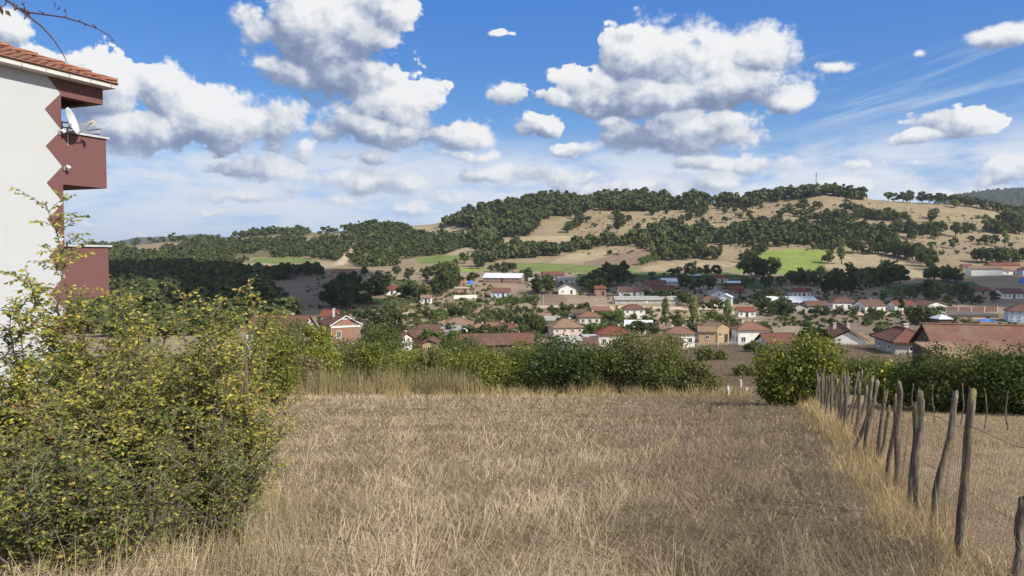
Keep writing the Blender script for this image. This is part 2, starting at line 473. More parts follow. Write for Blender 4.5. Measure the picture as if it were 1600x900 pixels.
DS = np.concatenate([np.arange(46, 160, 2.0), np.arange(160, 1400, 5.0), np.array([1450, 1600, 2000, 3000, 6500, 12000])])
def make_grid():
    keys = sorted(UPPER); prof = []
    for k in keys:
        up = UPPER[k]; ridge = up[-1][0]
        base = np.array(BASE); h = np.array(HILL)
        row = {}
        allz = []
        for tab in (base, h):
            t = np.vstack([tab, np.array(up)])
            v = np.interp(DS, t[:, 0], t[:, 1])
            z = -(v - 400) / F * DS
            zr = -(up[-1][1] - 400) / F * ridge
            bz = np.maximum(zr - .10 * (DS - ridge), zr - 60)
            z = np.where(DS > ridge, bz, z)
            z = np.where(DS > 1500, np.minimum(z, -20 - (DS - 1500) * .004), z)
            allz.append(z)
        prof.append(allz)
    prof = np.array(prof)            # columns, 2, d
    G = np.zeros((len(US), len(DS)))
    for i, u in enumerate(US):
        w = hill_w(u)
        k = np.clip(np.searchsorted(keys, u) - 1, 0, len(keys) - 2)
        t = np.clip((u - keys[k]) / (keys[k + 1] - keys[k]), 0, 1); t = t * t * (3 - 2 * t)
        p = prof[k] * (1 - t) + prof[k + 1] * t
        G[i] = p[0] * (1 - w) + p[1] * w
    for _ in range(2):               # soften the creases
        G[1:-1] = .25 * G[:-2] + .5 * G[1:-1] + .25 * G[2:]
        S = G.copy(); S[:, 2:-7] = .25 * G[:, 1:-8] + .5 * G[:, 2:-7] + .25 * G[:, 3:-6]; G = S
    G[:, 0] = -1.6 - .15 * 46
    return G
GRID = make_grid()
_ph = rng.uniform(0, 6.28, 24); _fx = rng.normal(0, 1, 24); _fy = rng.normal(0, 1, 24)
def wob(X, Y, wl):
    s = 0
    for i in range(8): s = s + np.sin((_fx[i] * X + _fy[i] * Y) / wl * 3.0 + _ph[i])
    return s / 8
def terr(X, Y):
    X = np.asarray(X, float); Y = np.asarray(Y, float)
    u = np.clip(800 + F * X / np.maximum(Y, 1.0), US[0], US[-1] - .01); d = np.clip(Y, DS[0], DS[-1] - 1)
    iu = ((u - US[0]) / 10); i0 = np.clip(iu.astype(int), 0, len(US) - 2); fu = iu - i0
    j0 = np.clip(np.searchsorted(DS, d, 'right') - 1, 0, len(DS) - 2); fd = (d - DS[j0]) / (DS[j0 + 1] - DS[j0])
    z = (GRID[i0, j0] * (1 - fu) * (1 - fd) + GRID[i0 + 1, j0] * fu * (1 - fd) + GRID[i0, j0 + 1] * (1 - fu) * fd + GRID[i0 + 1, j0 + 1] * fu * fd)
    plane = -1.6 - .15 * Y
    near = plane + wob(X, Y, 2.2) * .06 + wob(X + 9, Y + 5, .75) * .035 + wob(X + 40, Y, 7) * .08 * np.clip((Y - 4) / 10, 0, 1)
    far = z + wob(X, Y, 30) * np.clip((Y - 60) / 300, 0, 1) * 1.0
    t = np.clip((Y - 40) / 6, 0, 1)
    return near * (1 - t) + far * t
def project(X, Y, Z):
    c, s = math.cos(PITCH), math.sin(PITCH)
    fwd = Y * c - Z * s; up = Y * s + Z * c
    fwd = np.maximum(fwd, .01)
    return 800 + F * X / fwd, 450 - F * up / fwd
_dm = np.concatenate([np.arange(3, 60, .05), np.arange(60, 1400, .5)])
def pick(u, v, dmin=3.0):
    """first ground point seen through a photograph pixel"""
    a, s = ray(u, v)
    d = _dm[_dm >= dmin]
    g = terr(a * d, d)
    hit = np.nonzero(g >= s * d)[0]
    k = hit[0] if len(hit) else len(d) - 1
    return np.array([a * d[k], d[k], g[k]])
def at(u, v, d):
    a, s = ray(u, v)
    return np.array([a * d, d, s * d])
def inpoly(u, v, poly):
    P = np.asarray(poly, float); u = np.asarray(u); v = np.asarray(v)
    c = np.zeros(u.shape, bool); j = len(P) - 1
    for i in range(len(P)):
        xi, yi = P[i]; xj, yj = P[j]
        if yi != yj:
            c ^= ((yi > v) != (yj > v)) & (u < (xj - xi) * (v - yi) / (yj - yi) + xi)
        j = i
    return c

# ground colours, metre by metre (what grows or lies there)
C_TAN = (.265, .205, .122); C_PALE = (.335, .265, .160); C_PLOUGH = (.215, .155, .10); C_DIRT = (.265, .205, .135); C_BROWN = (.20, .15, .105)
C_GREEN = (.155, .185, .06); C_DKGREEN = (.07, .10, .035); C_LIME = (.205, .25, .062); C_SCRUB = (.15, .135, .065); C_PATH = (.50, .38, .26)
PATCH = [
    (C_TAN, [(-200, 500), (-200, 380), (700, 340), (760, 320), (1100, 305), (1280, 292), (1620, 305), (1620, 442), (1450, 436), (1300, 430), (1000, 422), (700, 425), (560, 430), (400, 440)]),
    (C_SCRUB, [(-150, 396), (165, 384), (300, 372), (450, 360), (620, 350), (650, 362), (745, 368), (740, 386), (690, 398), (640, 404), (560, 412), (540, 400), (400, 402), (170, 420), (-150, 424)]),
    (C_SCRUB, [(690, 350), (755, 322), (870, 308), (1100, 312), (1110, 326), (930, 326), (840, 342), (830, 368), (750, 372), (700, 356)]),
    (C_PALE, [(640, 354), (700, 352), (750, 362), (745, 368), (690, 366), (640, 362)]),
    (C_TAN, [(450, 372), (500, 366), (555, 364), (560, 371), (510, 376), (460, 380)]),
    (C_TAN, [(190, 386), (265, 378), (300, 384), (220, 396)]), (C_TAN, [(340, 374), (440, 368), (440, 374), (350, 380)]),
    (C_PALE, [(355, 422), (380, 412), (450, 409), (530, 410), (525, 417), (420, 421)]),
    (C_GREEN, [(385, 411), (400, 404), (470, 402), (500, 407), (480, 411), (420, 412)]),
    (C_PATH, [(552, 379), (560, 379), (548, 402), (538, 414), (522, 414), (539, 398)]),
    (C_BROWN, [(415, 478), (420, 440), (470, 430), (520, 430), (535, 445), (520, 480), (440, 490)]),
    (C_GREEN, [(645, 404), (690, 398), (742, 390), (752, 398), (720, 408), (660, 413)]), (C_PALE, [(690, 399), (725, 387), (748, 387), (748, 402), (735, 408), (728, 399)]),
    (C_GREEN, [(760, 412), (850, 411), (900, 414), (1000, 419), (990, 426), (900, 427), (820, 424), (780, 418)]),
    (C_PALE, [(772, 378), (800, 370), (890, 368), (905, 374), (890, 386), (770, 382)]),
    (C_PALE, [(855, 411), (880, 400), (935, 388), (965, 392), (940, 402), (900, 412)]),
    (C_PLOUGH, [(905, 412), (950, 402), (975, 394), (1018, 388), (1022, 400), (1010, 408), (990, 418), (930, 415)]),
    (C_PALE, [(1000, 418), (1060, 408), (1170, 409), (1140, 418), (1010, 424)]),
    (C_TAN, [(880, 345), (930, 333), (980, 330), (1075, 331), (1060, 350), (1000, 362), (900, 362)]),
    (C_LIME, [(1140, 424), (1165, 412), (1190, 393), (1240, 389), (1298, 391), (1305, 400), (1288, 410), (1282, 428), (1240, 430), (1180, 426)]),
    (C_GREEN, [(1318, 392), (1330, 393), (1328, 412), (1318, 410)]),
    (C_PALE, [(1300, 398), (1335, 394), (1430, 402), (1445, 434), (1330, 430), (1290, 418)]),
    (C_DKGREEN, [(900, 428), (1000, 426), (1140, 426), (1200, 440), (1240, 446), (1180, 452), (1050, 440), (900, 442)]),
    (C_DKGREEN, [(590, 441), (600, 436), (650, 437), (655, 443), (610, 445)]), (C_DKGREEN, [(566, 473), (575, 466), (620, 467), (655, 470), (640, 477), (570, 476)]),
    (C_DKGREEN, [(1380, 450), (1450, 440), (1520, 440), (1540, 450), (1470, 458), (1390, 464)]),
    (C_LIME, [(684, 424), (690, 419), (760, 419), (760, 424)]),
    (C_BROWN, [(810, 453), (870, 452), (890, 470), (860, 478), (800, 470)]),
    (C_PALE, [(980, 490), (1030, 486), (1150, 488), (1130, 503), (1010, 505)]),
    (C_BROWN, [(1190, 485), (1380, 485), (1620, 490), (1620, 515), (1380, 535), (1300, 505), (1190, 505)]),
    (C_PATH, [(630, 487), (700, 482), (700, 485), (640, 491), (600, 490)]), (C_PATH, [(840, 477), (1100, 480), (1180, 490), (1180, 494), (1090, 484), (840, 481)]),
    (C_PATH, [(1290, 487), (1400, 488), (1560, 496), (1560, 499), (1400, 492), (1290, 490)]),
]
def ground_colour(X, Y, Z):
    u, v = project(X, Y, Z)
    c = np.empty((len(X), 3)); c[:] = C_DIRT
    u = u + wob(X, Y, 14) * 5 + wob(X + 3, Y, 3.1) * 4; v = v + wob(X + 99, Y, 14) * 1.3 + wob(X + 55, Y, 3.1) * 1.0
    farm = Y > 200
    for k, poly in PATCH:
        m = inpoly(u, v, poly) & farm
        c[m] = k
    hill = (Y > 47) & (Y < 135)
    c[hill] = (.155, .112, .074)
    near = Y <= 47
    c[near] = (.16, .115, .07)
    yard = near & (X > 1.45 + (Y - 2.0) * .372)
    c[yard] = (.27, .205, .13)
    g = 1 + .13 * wob(X, Y, 9)[:, None] + .1 * wob(X + 7, Y, 40)[:, None]
    return np.clip(c * g, 0, 1)

def GROUND():
    def f(b):
        a = b.new('ShaderNodeAttribute', attribute_name='Col').outputs['Color']
        p = gpos(b)
        n1 = b.noise(p, .09, 6, .65); n2 = b.noise(p, 1.1, 6, .65); n3 = b.noise(p, 14, 6, .7)
        k = b.m('ADD', b.m('ADD', b.maprange(n1, .3, .7, -.16, .16), b.maprange(n2, .3, .7, -.16, .16)), b.maprange(n3, .3, .7, -.18, .18))
        hsv = b.new('ShaderNodeHueSaturation'); b.l.new(a, hsv.inputs['Color']); b.l.new(b.m('ADD', k, 1.0), hsv.inputs['Value'])
        h = b.m('ADD', b.m('MULTIPLY', n2, .5), b.m('MULTIPLY', n3, .12))
        return pbr(b, hsv.outputs[0], 1.0, .05, 0, bump(b, h, .7, .25))
    return material('ground', f)
def build_ground():
    vv = np.concatenate([np.arange(640, 430, -1.1), np.arange(430, 295, -.75)])
    ys = [-70, -40, -25, -15, -8, -4] + list(np.arange(-1, 47, .35)) + list(np.arange(47, 160, 1.2)) + list(np.arange(160, 340, 1.4)) + list(np.arange(340, 950, 1.7)) + list(np.arange(950, 1400, 4)) + [1450, 1600, 2000, 3000, 5000, 8000, 12000]
    ys = np.array(ys, float)
    NX = 1000
    t = np.linspace(-1, 1, NX); t = np.sign(t) * (np.abs(t) * .8 + .2 * np.abs(t) ** 4)
    w = np.maximum(60 + .0 * ys, 1.02 * ys + 20)
    X = t[None] * w[:, None]; Y = np.repeat(ys[:, None], NX, 1)
    Z = terr(X, Y)
    V = np.stack([X, Y, Z], -1).reshape(-1, 3)
    i = np.arange(len(ys) - 1)[:, None] * NX; j = np.arange(NX - 1)[None]
    Fq = np.stack([i + j, i + j + 1, i + NX + j + 1, i + NX + j], -1).reshape(-1, 4)
    me = mesh_np('ground', V, [Fq], [GROUND()], None, ground_colour(V[:, 0], V[:, 1], V[:, 2]), True)
    tag(link('ground', me), kind='structure')
build_ground()

def FARHILL():
    def f(b):
        p = gpos(b)
        n = b.noise(p, .02, 8, .7); n2 = b.noise(p, .004, 4, .5)
        c = b.mix(b.maprange(n, .35, .65), (.022, .036, .022), (.055, .075, .042))
        c = b.mix(b.maprange(n2, .62, .75, 0, .5), c, (.25, .2, .13))
        return pbr(b, c, 1, .05, 0, bump(b, n, 1, 30))
    return material('wooded_hillside', f)
def far_hill(dist, top, depth):
    us = np.linspace(top[0][0], top[-1][0], 260)
    vt = np.interp(us, [a for a, _ in top], [b for _, b in top])
    K = 26; V = []
    for k in range(K):
        f = k / (K - 1); d = dist - depth * (1 - f)
        zt = -(vt - 400) / F * dist
        z = -60 + (zt + 60) * (math.sin(f * math.pi / 2) ** .8) + rng.normal(0, 5, len(us)) * min(1, f * 3)
        V.append(np.stack([(us - 800) / F * d, np.full(len(us), d), z], -1))
    for k in range(6):
        d = dist + depth * (k + 1) / 6
        V.append(np.stack([(us - 800) / F * d, np.full(len(us), d), (zt + 60) * (1 - (k + 1) / 6) - 60], -1))
    n = len(us); V = np.vstack(V)
    i = np.arange(len(V) // n - 1)[:, None] * n; j = np.arange(n - 1)[None]
    Fq = np.stack([i + j, i + j + 1, i + n + j + 1, i + n + j], -1).reshape(-1, 4)
    tag(link('hills', mesh_np('hills', V, [Fq], [FARHILL()], None, None, True)), kind='structure')
far_hill(3400, [(1380, 420), (1460, 318), (1510, 306), (1560, 301), (1620, 298), (1720, 294), (1900, 300), (2050, 380)], 1500)
far_hill(6500, [(150, 386), (215, 372), (260, 371), (310, 367), (350, 371), (420, 384)], 1800)

# ---------------------------------------------------------------- clouds behind the camera that shade the valley
def CLOUD():
    def f(b): return pbr(b, (.85, .86, .88), 1, 0, 0)
    return material('cloud_white', f)
def shade_cloud(pts, H=780):
    """pts: ground points (X, Y, radius X, radius Y) that lie in the cloud's shade"""
    import bmesh
    bm = bmesh.new()
    off = sun_dir / sun_dir.z * (H + 20)
    for (x, y, rx, ry) in pts:
        r = bmesh.ops.create_icosphere(bm, subdivisions=5, radius=1)
        for v in r['verts']:
            c = v.co.copy()
            n = 1 + .16 * math.sin(c.x * 7 + x) * math.sin(c.y * 6 + y) + .09 * math.sin(c.x * 19 + y) * math.sin(c.y * 17 + c.z * 9)
            v.co = Vector((c.x * rx * n + x + off.x, c.y * ry * n + y + off.y, H + c.z * 22 * n))
    me = bpy.data.meshes.new('clouds'); bm.to_mesh(me); bm.free(); me.materials.append(CLOUD())
    tag(link('clouds', me), kind='stuff')

# ---------------------------------------------------------------- village houses
shade_cloud([(100, 425, 78, 58), (170, 400, 110, 75), (290, 385, 120, 85), (410, 380, 130, 90), (520, 400, 130, 110)])
shade_cloud([(-135, 400, 50, 60), (-105, 335, 42, 48), (-150, 470, 55, 60), (-230, 500, 80, 75), (-330, 520, 90, 90)])

_win = {}
def window_mesh(w, h):
    k = (round(w, 1), round(h, 1))
    if k not in _win:
        m = MB(); m.m = 0
        t = .09
        m.box((0, -.04, h / 2 - t / 2), (w, .1, t)); m.box((0, -.04, -h / 2 + t / 2), (w, .1, t))
        m.box((-w / 2 + t / 2, -.04, 0), (t, .1, h - 2 * t)); m.box((w / 2 - t / 2, -.04, 0), (t, .1, h - 2 * t)); m.box((0, -.035, 0), (.06, .08, h - 2 * t))
        m.box((0, -.05, -h / 2 - .06), (w + .16, .16, .08))
        m.m = 1; m.box((0, -.015, 0), (w - 2 * t, .03, h - 2 * t))
        _win[k] = m.mesh('window', [FRAME(), GLASS()])
    return _win[k]
_door = {}
def door_mesh(h, col='wood'):
    k = (round(h, 1), col)
    if k not in _door:
        m = MB(); m.box((0, -.03, h / 2), (.95, .08, h)); m.box((0, -.045, h + .05), (1.15, .1, .1)); m.box((.36, -.09, h * .5), (.05, .06, .12))
        m.box((0, -.08, h * .72), (.7, .03, h * .36)); m.box((0, -.08, h * .26), (.7, .03, h * .36))
        mt = {'wood': WOOD_DK(), 'blue': plain('blue_painted_metal', (.05, .10, .32), .6, .3), 'white': FRAME()}[col]
        _door[k] = m.mesh('door', [mt])
    return _door[k]
def wall_mb(W, D, h, rh, roof, o):
    m = MB()
    b = -1.8
    if roof == 'gx' :
        r = h + rh * (D / 2) / (D / 2 + o) - .03
        m.prism([(-W / 2, -D / 2, b), (-W / 2, -D / 2, h), (-W / 2, 0, r), (-W / 2, D / 2, h), (-W / 2, D / 2, b)], (W, 0, 0))
    elif roof == 'gy':
        r = h + rh * (W / 2) / (W / 2 + o) - .03
        m.prism([(-W / 2, -D / 2, b), (W / 2, -D / 2, b), (W / 2, -D / 2, h), (0, -D / 2, r), (-W / 2, -D / 2, h)], (0, D, 0))
    elif roof == 'mono':
        m.prism([(-W / 2, -D / 2, b), (-W / 2, -D / 2, h), (-W / 2, D / 2, h + rh - .05), (-W / 2, D / 2, b)], (W, 0, 0))
    else:
        m.box((0, 0, (h + b) / 2), (W, D, h - b))
    return m
def roof_mb(W, D, h, rh, roof, o, t=.16):
    m = MB()
    def gable(L, S, flip):
        L2 = L / 2 + o * .7; k = t * .2 + .12
        for sg in (-1, 1):
            P = [(sg * (S / 2 + o), h), (sg * (S / 2 + o), h + k), (0, h + rh + t), (0, h + rh)]
            if flip: m.prism([(p[0], -L2, p[1]) for p in (P if sg < 0 else P[::-1])], (0, 2 * L2, 0))
            else: m.prism([(-L2, p[0], p[1]) for p in (P[::-1] if sg < 0 else P)], (2 * L2, 0, 0))
        # ridge caps
        if not flip: m.tube([(-L2, 0, h + rh + t), (L2, 0, h + rh + t)], .13, 6)
        else: m.tube([(0, -L2, h + rh + t), (0, L2, h + rh + t)], .13, 6)
    if roof == 'gx': gable(W, D, False)
    elif roof == 'gy': gable(D, W, True)
    elif roof == 'hip':
        a, c = W / 2 + o, D / 2 + o
        rl = max(W - D, 0) / 2 + .15; rd = max(D - W, 0) / 2 + .01
        V = [(-a, -c, h), (a, -c, h), (a, c, h), (-a, c, h), (-a, -c, h + .14), (a, -c, h + .14), (a, c, h + .14), (-a, c, h + .14)]
        if W >= D:
            V += [(-rl, 0, h + rh + .14), (rl, 0, h + rh + .14)]
            m.add(V, [(7, 4, 8), (5, 6, 9)], [(0, 3, 2, 1), (0, 1, 5, 4), (1, 2, 6, 5), (2, 3, 7, 6), (3, 0, 4, 7), (4, 5, 9, 8), (6, 7, 8, 9)])
            hips = [(4, 8), (7, 8), (5, 9), (6, 9), (8, 9)]
        else:
            V += [(0, -rd, h + rh + .14), (0, rd, h + rh + .14)]
            m.add(V, [(4, 5, 8), (6, 7, 9)], [(0, 3, 2, 1), (0, 1, 5, 4), (1, 2, 6, 5), (2, 3, 7, 6), (3, 0, 4, 7), (5, 6, 9, 8), (7, 4, 8, 9)])
            hips = [(4, 8), (5, 8), (6, 9), (7, 9), (8, 9)]
        for i, j in hips: m.tube([V[i], V[j]], .12, 5)
    elif roof == 'mono':
        m.prism([(-W / 2 - o, -D / 2 - o, h - .02), (-W / 2 - o, -D / 2 - o, h + t), (-W / 2 - o, D / 2 + o, h + rh + t), (-W / 2 - o, D / 2 + o, h + rh - .02)], (W + 2 * o, 0, 0))
    else:
        m.box((0, 0, h + .1), (W + 2 * o, D + 2 * o, .2))
    return m
def house(label, u0, u1, vtop, vbase, roof, wall, tile, d=None, rot=0, nw=2, st=1, door='wood', chim=1, D=None, name='village_house', cat='house', ohang=.45, group='houses of the village in the valley', wall_h=None, dmin=50, rise=.28):
    uc = (u0 + u1) / 2
    if d is None:
        p = pick(uc, vbase, dmin)
    else:
        p = at(uc, vbase, d)
        gap = p[2] - float(terr(p[0], p[1])); p[2] -= gap; vbase += gap * F / d
    dd = p[1]
    k = dd / F
    ca, sa = abs(math.cos(R(rot))), abs(math.sin(R(rot)))
    Wp = (u1 - u0) * k
    if D is None: D = min(max(.75 * Wp, 4.5), 9.5) if roof != 'gy' else min(max(Wp * 1.1, 6), 12)
    W = max((Wp - D * sa) / ca, Wp * .55)
    alpha = (vbase - 400) / F
    H = max((vbase - vtop) * k - D / 2 * alpha, 2.2)
    span = W if roof == 'gy' else D
    if roof == 'mono': rh = min(.25 * D, .4 * H)
    elif roof == 'flat': rh = 0
    else: rh = min(rise * span, (.5 if rise < .3 else .65) * H)
    h = H - rh
    if wall_h: h = wall_h
    t = thing(name, label, cat, (p[0], p[1] + D / 2 * .3, p[2]), R(rot), group)
    wall_mb(W, D, h, rh, roof, ohang).obj('wall', wall(), t)
    rf = roof_mb(W, D, h + .03, rh, roof, ohang).obj('roof', tile(), t)
    # openings on the four sides
    sh = h / st
    wh = min(1.15, sh * .45); ww = .95
    for s in range(st):
        zc = s * sh + sh * .56
        n = nw
        xs = (np.arange(n) + .5) / n * W - W / 2 if n else []
        for q, x in enumerate(xs):
            if s == 0 and door and n >= 2 and q == n // 2:
                link('door', door_mesh(min(2.1, sh * .8), door), t, (x, -D / 2 - .005, 0)); continue
            link('window', window_mesh(ww, wh), t, (x, -D / 2 - .005, zc))
        if nw:
            for sx, rz in ((1, R(90)), (-1, R(-90))):
                for y in (-D / 4, D / 4):
                    link('window', window_mesh(ww, wh), t, (sx * (W / 2 + .005), y, zc), rz)
    if chim and roof != 'flat':
        for c in range(chim):
            m = MB(); x = W * (.18 if c == 0 else -.22); y = .12 * D
            z0 = h + rh * .4
            zt = h + rh + .45
            m.box((x, y, (z0 + zt) / 2), (.42, .42, zt - z0)); m.box((x, y, zt + .05), (.56, .56, .1))
            m.obj('chimney', plaster('chimney_plaster', (.62, .58, .52)), rf)
    return t, W, D, h, rh

H_ = house
# far rows, in the shade of the cloud or just above it
H_('long factory shed with grey roof, brick walls and a white corner bay', 755, 820, 427, 441, 'gx', W_BRICK, T_SILVER, nw=9, chim=0, D=11, rot=-12, name='factory_shed', cat='shed')
H_('white house with brown-red roof right above the factory shed, by the green strip', 848, 881, 424.5, 436, 'gx', W_WHITE, T_RED, nw=4)
H_('small unfinished hollow brick house beside the blue tarp', 714, 728, 434, 445, 'flat', W_ORANGE, T_ORANGE, nw=1, chim=0)
H_('low roofless orange brick walls below the blue tarp', 711, 732, 450, 459, 'flat', W_ORANGE, W_CREAM, nw=2, chim=0, cat='ruin')
H_('blue-walled house under a wide red roof beside the young orchard', 768, 797, 450, 465, 'gx', W_BLUE, T_RED, nw=4)
H_('white gabled house with grey roof standing dark trees around', 872, 899, 444, 459, 'gy', W_WHITE, T_GREY, nw=2, chim=0)
H_('small white house with pillars and tan roof at the left end of the village', 658, 674, 461, 474, 'gx', W_WHITE, T_TAN, nw=3)
H_('grey cement roofed barn right of the factory shed', 826, 857, 434, 443, 'gx', W_GREY, T_GREY, nw=2, chim=0, cat='barn')
H_('low white annexe with pale roof below the brown-red roofed house', 872, 897, 433, 441, 'gx', W_WHITE, T_GREY, nw=3, chim=0)
H_('dark brick house half hidden in the shaded trees', 929, 946, 447, 462, 'gx', W_BRICK, T_DARK, nw=2)
H_('long white house with brown roof at the left of the shaded row', 966, 1004, 448, 462, 'gx', W_WHITE, T_BROWN, nw=4)
H_('red roofed barn behind the white shaded houses', 1006, 1040, 438, 452, 'gx', W_MUD, T_RED, nw=0, door=None, chim=0, cat='barn')
H_('white shaded house with five small windows under a maroon roof', 1017, 1053, 446.5, 460, 'gx', W_WHITE, T_DARK, nw=5)
H_('pale blue two-storey house with a flat silver roof in the shade', 1033, 1057, 435, 449, 'gx', W_BLUE, T_SILVER, nw=3, st=2, chim=0)
H_('long grey shed with open bays along the village street', 960, 1058, 463, 474, 'gx', W_GREY, T_GREY, nw=7, chim=0, D=6, door='white', name='long_shed', cat='shed')
H_('white house pair with brown roof above the modern blue-white house', 1084, 1117, 440, 450, 'gx', W_WHITE, T_BROWN, nw=4)
H_('cream house with dark roof and wide veranda highest in the shaded row', 1110, 1136, 429, 442, 'hip', W_CREAM, T_DARK, nw=4)
H_('pale gabled house left of the modern blue-white house', 1110, 1132, 452, 463, 'gy', W_WHITE, T_GREY, nw=1, chim=0)
H_('brick red barn under a bright silver strip roof', 1137, 1161, 447, 458, 'gx', W_BRICK, T_DARK, nw=2, chim=0, cat='barn')
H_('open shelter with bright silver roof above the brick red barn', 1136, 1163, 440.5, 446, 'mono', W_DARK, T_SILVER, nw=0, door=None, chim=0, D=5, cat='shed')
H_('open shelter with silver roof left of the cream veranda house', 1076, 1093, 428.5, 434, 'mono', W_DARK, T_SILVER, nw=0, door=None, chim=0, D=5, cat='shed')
H_('modern two-storey blue-white house with grey gable roof', 1122, 1149, 459, 479, 'gy', W_BLUE, T_SILVER, nw=2, st=2, chim=0, rot=-20)
H_('white bungalow with dark hip roof beside the modern blue-white house', 1094, 1123, 463, 479, 'hip', W_WHITE, T_BROWN, nw=4)
H_('small white house with maroon roof alone at the meadow edge', 1152, 1178, 480, 495, 'gx', W_WHITE, T_DARK, nw=3, chim=0)
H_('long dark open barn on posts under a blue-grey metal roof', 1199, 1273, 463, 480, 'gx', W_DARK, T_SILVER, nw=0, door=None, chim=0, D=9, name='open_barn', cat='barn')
H_('white house with maroon hip roof behind the open barn', 1236, 1264, 450, 465, 'hip', W_WHITE, T_DARK, nw=4)
H_('white house with brown hip roof left of the open barn', 1192, 1216, 450, 464, 'hip', W_WHITE, T_BROWN, nw=2)
H_('grey gabled house with pale front below the open barn', 1236, 1258, 474, 489, 'gy', W_GREY, T_BROWN, nw=2)
H_('grey row house with a large blue gate', 1258, 1291, 470, 488, 'gx', W_GREY, T_BROWN, nw=3, door='blue')
H_('brown roofed house squeezed between the open barn and the white villa', 1268, 1292, 464, 478, 'hip', W_GREY, T_BROWN, nw=3)
H_('white two-storey villa with brown hip roof and pale garden wall', 1297, 1337, 463, 484, 'hip', W_WHITE, T_BROWN, nw=4, st=1)
H_('white house with dark gable roof and two dark windows right of the villa', 1339, 1380, 468, 488, 'gx', W_WHITE, T_BROWN, nw=3, rot=12)
H_('white house with maroon roof and balcony beside the dark cypress', 1394, 1426, 469, 485, 'gx', W_WHITE, T_DARK, nw=3, st=1)
H_('broad white gable house with three small windows left of the long brick wall', 1434, 1476, 469, 486, 'gy', W_WHITE, T_BROWN, nw=3, chim=0)
H_('white three-storey apartment block with bluish side wall', 1573, 1625, 474, 503, 'hip', W_BLUE, T_BROWN, nw=4, st=3, rot=-25, cat='apartment block', name='apartment_block')
H_('white house with brown roof and five windows at the far right slope', 1561, 1596, 451, 466, 'gx', W_WHITE, T_BROWN, nw=5)
H_('low dark roofed house half hidden by shaded trees on the right slope', 1505, 1545, 449, 459, 'gx', W_GREY, T_DARK, nw=4)
H_('long white walled farm building with red tiled roof on the right hillside', 1514, 1562, 416, 430, 'gx', W_WHITE, T_TAN, nw=0, door=None, chim=0, D=7, cat='farm building', name='farm_building')
H_('low white farm wing with dark tile strip right of the long farm building', 1556, 1596, 419, 429, 'gx', W_WHITE, T_TAN, nw=4, chim=0, D=6, cat='farm building', name='farm_building')
H_('white farmhouse with blue window wall at the right hillside edge', 1594, 1620, 416, 429, 'hip', W_BLUE, T_RED, nw=2)
H_('dark roofed barn behind the long white farm building', 1545, 1590, 411, 419, 'gx', W_MUD, T_DARK, nw=0, door=None, chim=0, cat='barn')
H_('small barn with rusty roof at the left of the hillside farm', 1503, 1518, 413, 424, 'gx', W_MUD, T_RED, nw=0, door=None, chim=0, cat='barn')
H_('dark garden pavilion with pale grey roof beside the long tiled roof', 1463, 1482, 491, 504, 'hip', W_DARK, T_SILVER, nw=0, door=None, chim=0, cat='pavilion', name='pavilion', d=235)
H_('orange roofed farmhouse alone below the pale track at the left hills', 520, 551, 421, 431, 'gx', W_ORANGE, T_ORANGE, nw=3)
H_('pink roofed white farmhouse between the dark trees on the left', 600, 627, 446.5, 460, 'gx', W_WHITE, T_DARK, nw=3)
H_('white shed with dark opening at the left end of the village street', 581, 601, 487, 498, 'gx', W_WHITE, T_GREY, nw=2, chim=0, cat='shed')
# middle rows, in the sun
H_('white two-storey house with red hip roof standing alone at the lawn', 974, 1006, 475, 498, 'hip', W_WHITE, T_RED, nw=3, st=2)
H_('orange roofed barn beside the pyramid-roofed cream house', 924, 952, 479, 491, 'gx', W_BRICK, T_ORANGE, nw=1, chim=0, cat='barn')
H_('small blue-walled shed with sloping roof by the orange barn', 894, 914, 484, 496, 'mono', W_BLUE, T_BROWN, nw=2, chim=0, cat='shed')
H_('tall cream house with orange pyramid roof and terrace', 905, 937, 487, 520, 'hip', W_CREAM, T_ORANGE, nw=3, st=2)
H_('white house with open veranda columns under an orange roof', 795, 833, 494, 508, 'gx', W_WHITE, T_ORANGE, nw=4)
H_('white gabled house with grey sheet roof behind the pink house', 848, 874, 494, 507, 'gx', W_WHITE, T_GREY, nw=2, chim=0)
H_('orange roofed house behind the grey sheet roof', 828, 860, 489, 503, 'gx', W_BLUE, T_TAN, nw=3)
H_('white two-storey house with low red hip roof at the left of the village', 695, 737, 496, 522, 'hip', W_WHITE, T_TAN, nw=3, st=2)
H_('white gabled house with grey sheet roof in front of the low red hip roof', 686, 736, 507, 527, 'gx', W_WHITE, T_GREY, nw=2, rot=-28, chim=0)
H_('brown roofed barn left of the white gabled house', 655, 692, 507, 523, 'gx', W_MUD, T_BROWN, nw=0, door=None, chim=0, cat='barn')
H_('orange patched roof house in the middle of the rooftops', 757, 800, 503, 520, 'gx', W_CREAM, T_ORANGE, nw=3, rot=10)
H_('red roofed house with white gable end beside the orange patched roof', 776, 812, 505, 524, 'gx', W_WHITE, T_RED, nw=2, rot=-20)
H_('brown roofed cottage between the white two-storey house and the orange roofs', 736, 762, 505, 522, 'hip', W_CREAM, T_TAN, nw=2)
H_('long barn with dark weathered brown roof among the bushes', 703, 800, 519, 550, 'gx', W_DARK, T_BROWN, d=150, nw=0, door=None, chim=0, D=10, rot=14, name='long_barn', cat='barn')
H_('low barn with red-brown roof at the right end of the long dark barn', 788, 832, 519, 540, 'gx', W_MUD, T_RED, d=158, nw=1, chim=0, D=7, cat='barn')
H_('pink two-storey house with broad hip roof in the village centre', 855, 911, 497, 528, 'hip', W_PINK, T_TAN, nw=4, st=2, rot=12)
H_('white barn with grey sheet gable roof nearest behind the shrubs', 857, 914, 523, 552, 'gy', W_WHITE, T_GREY, d=150, nw=1, chim=0, rot=-28, cat='barn', D=9)
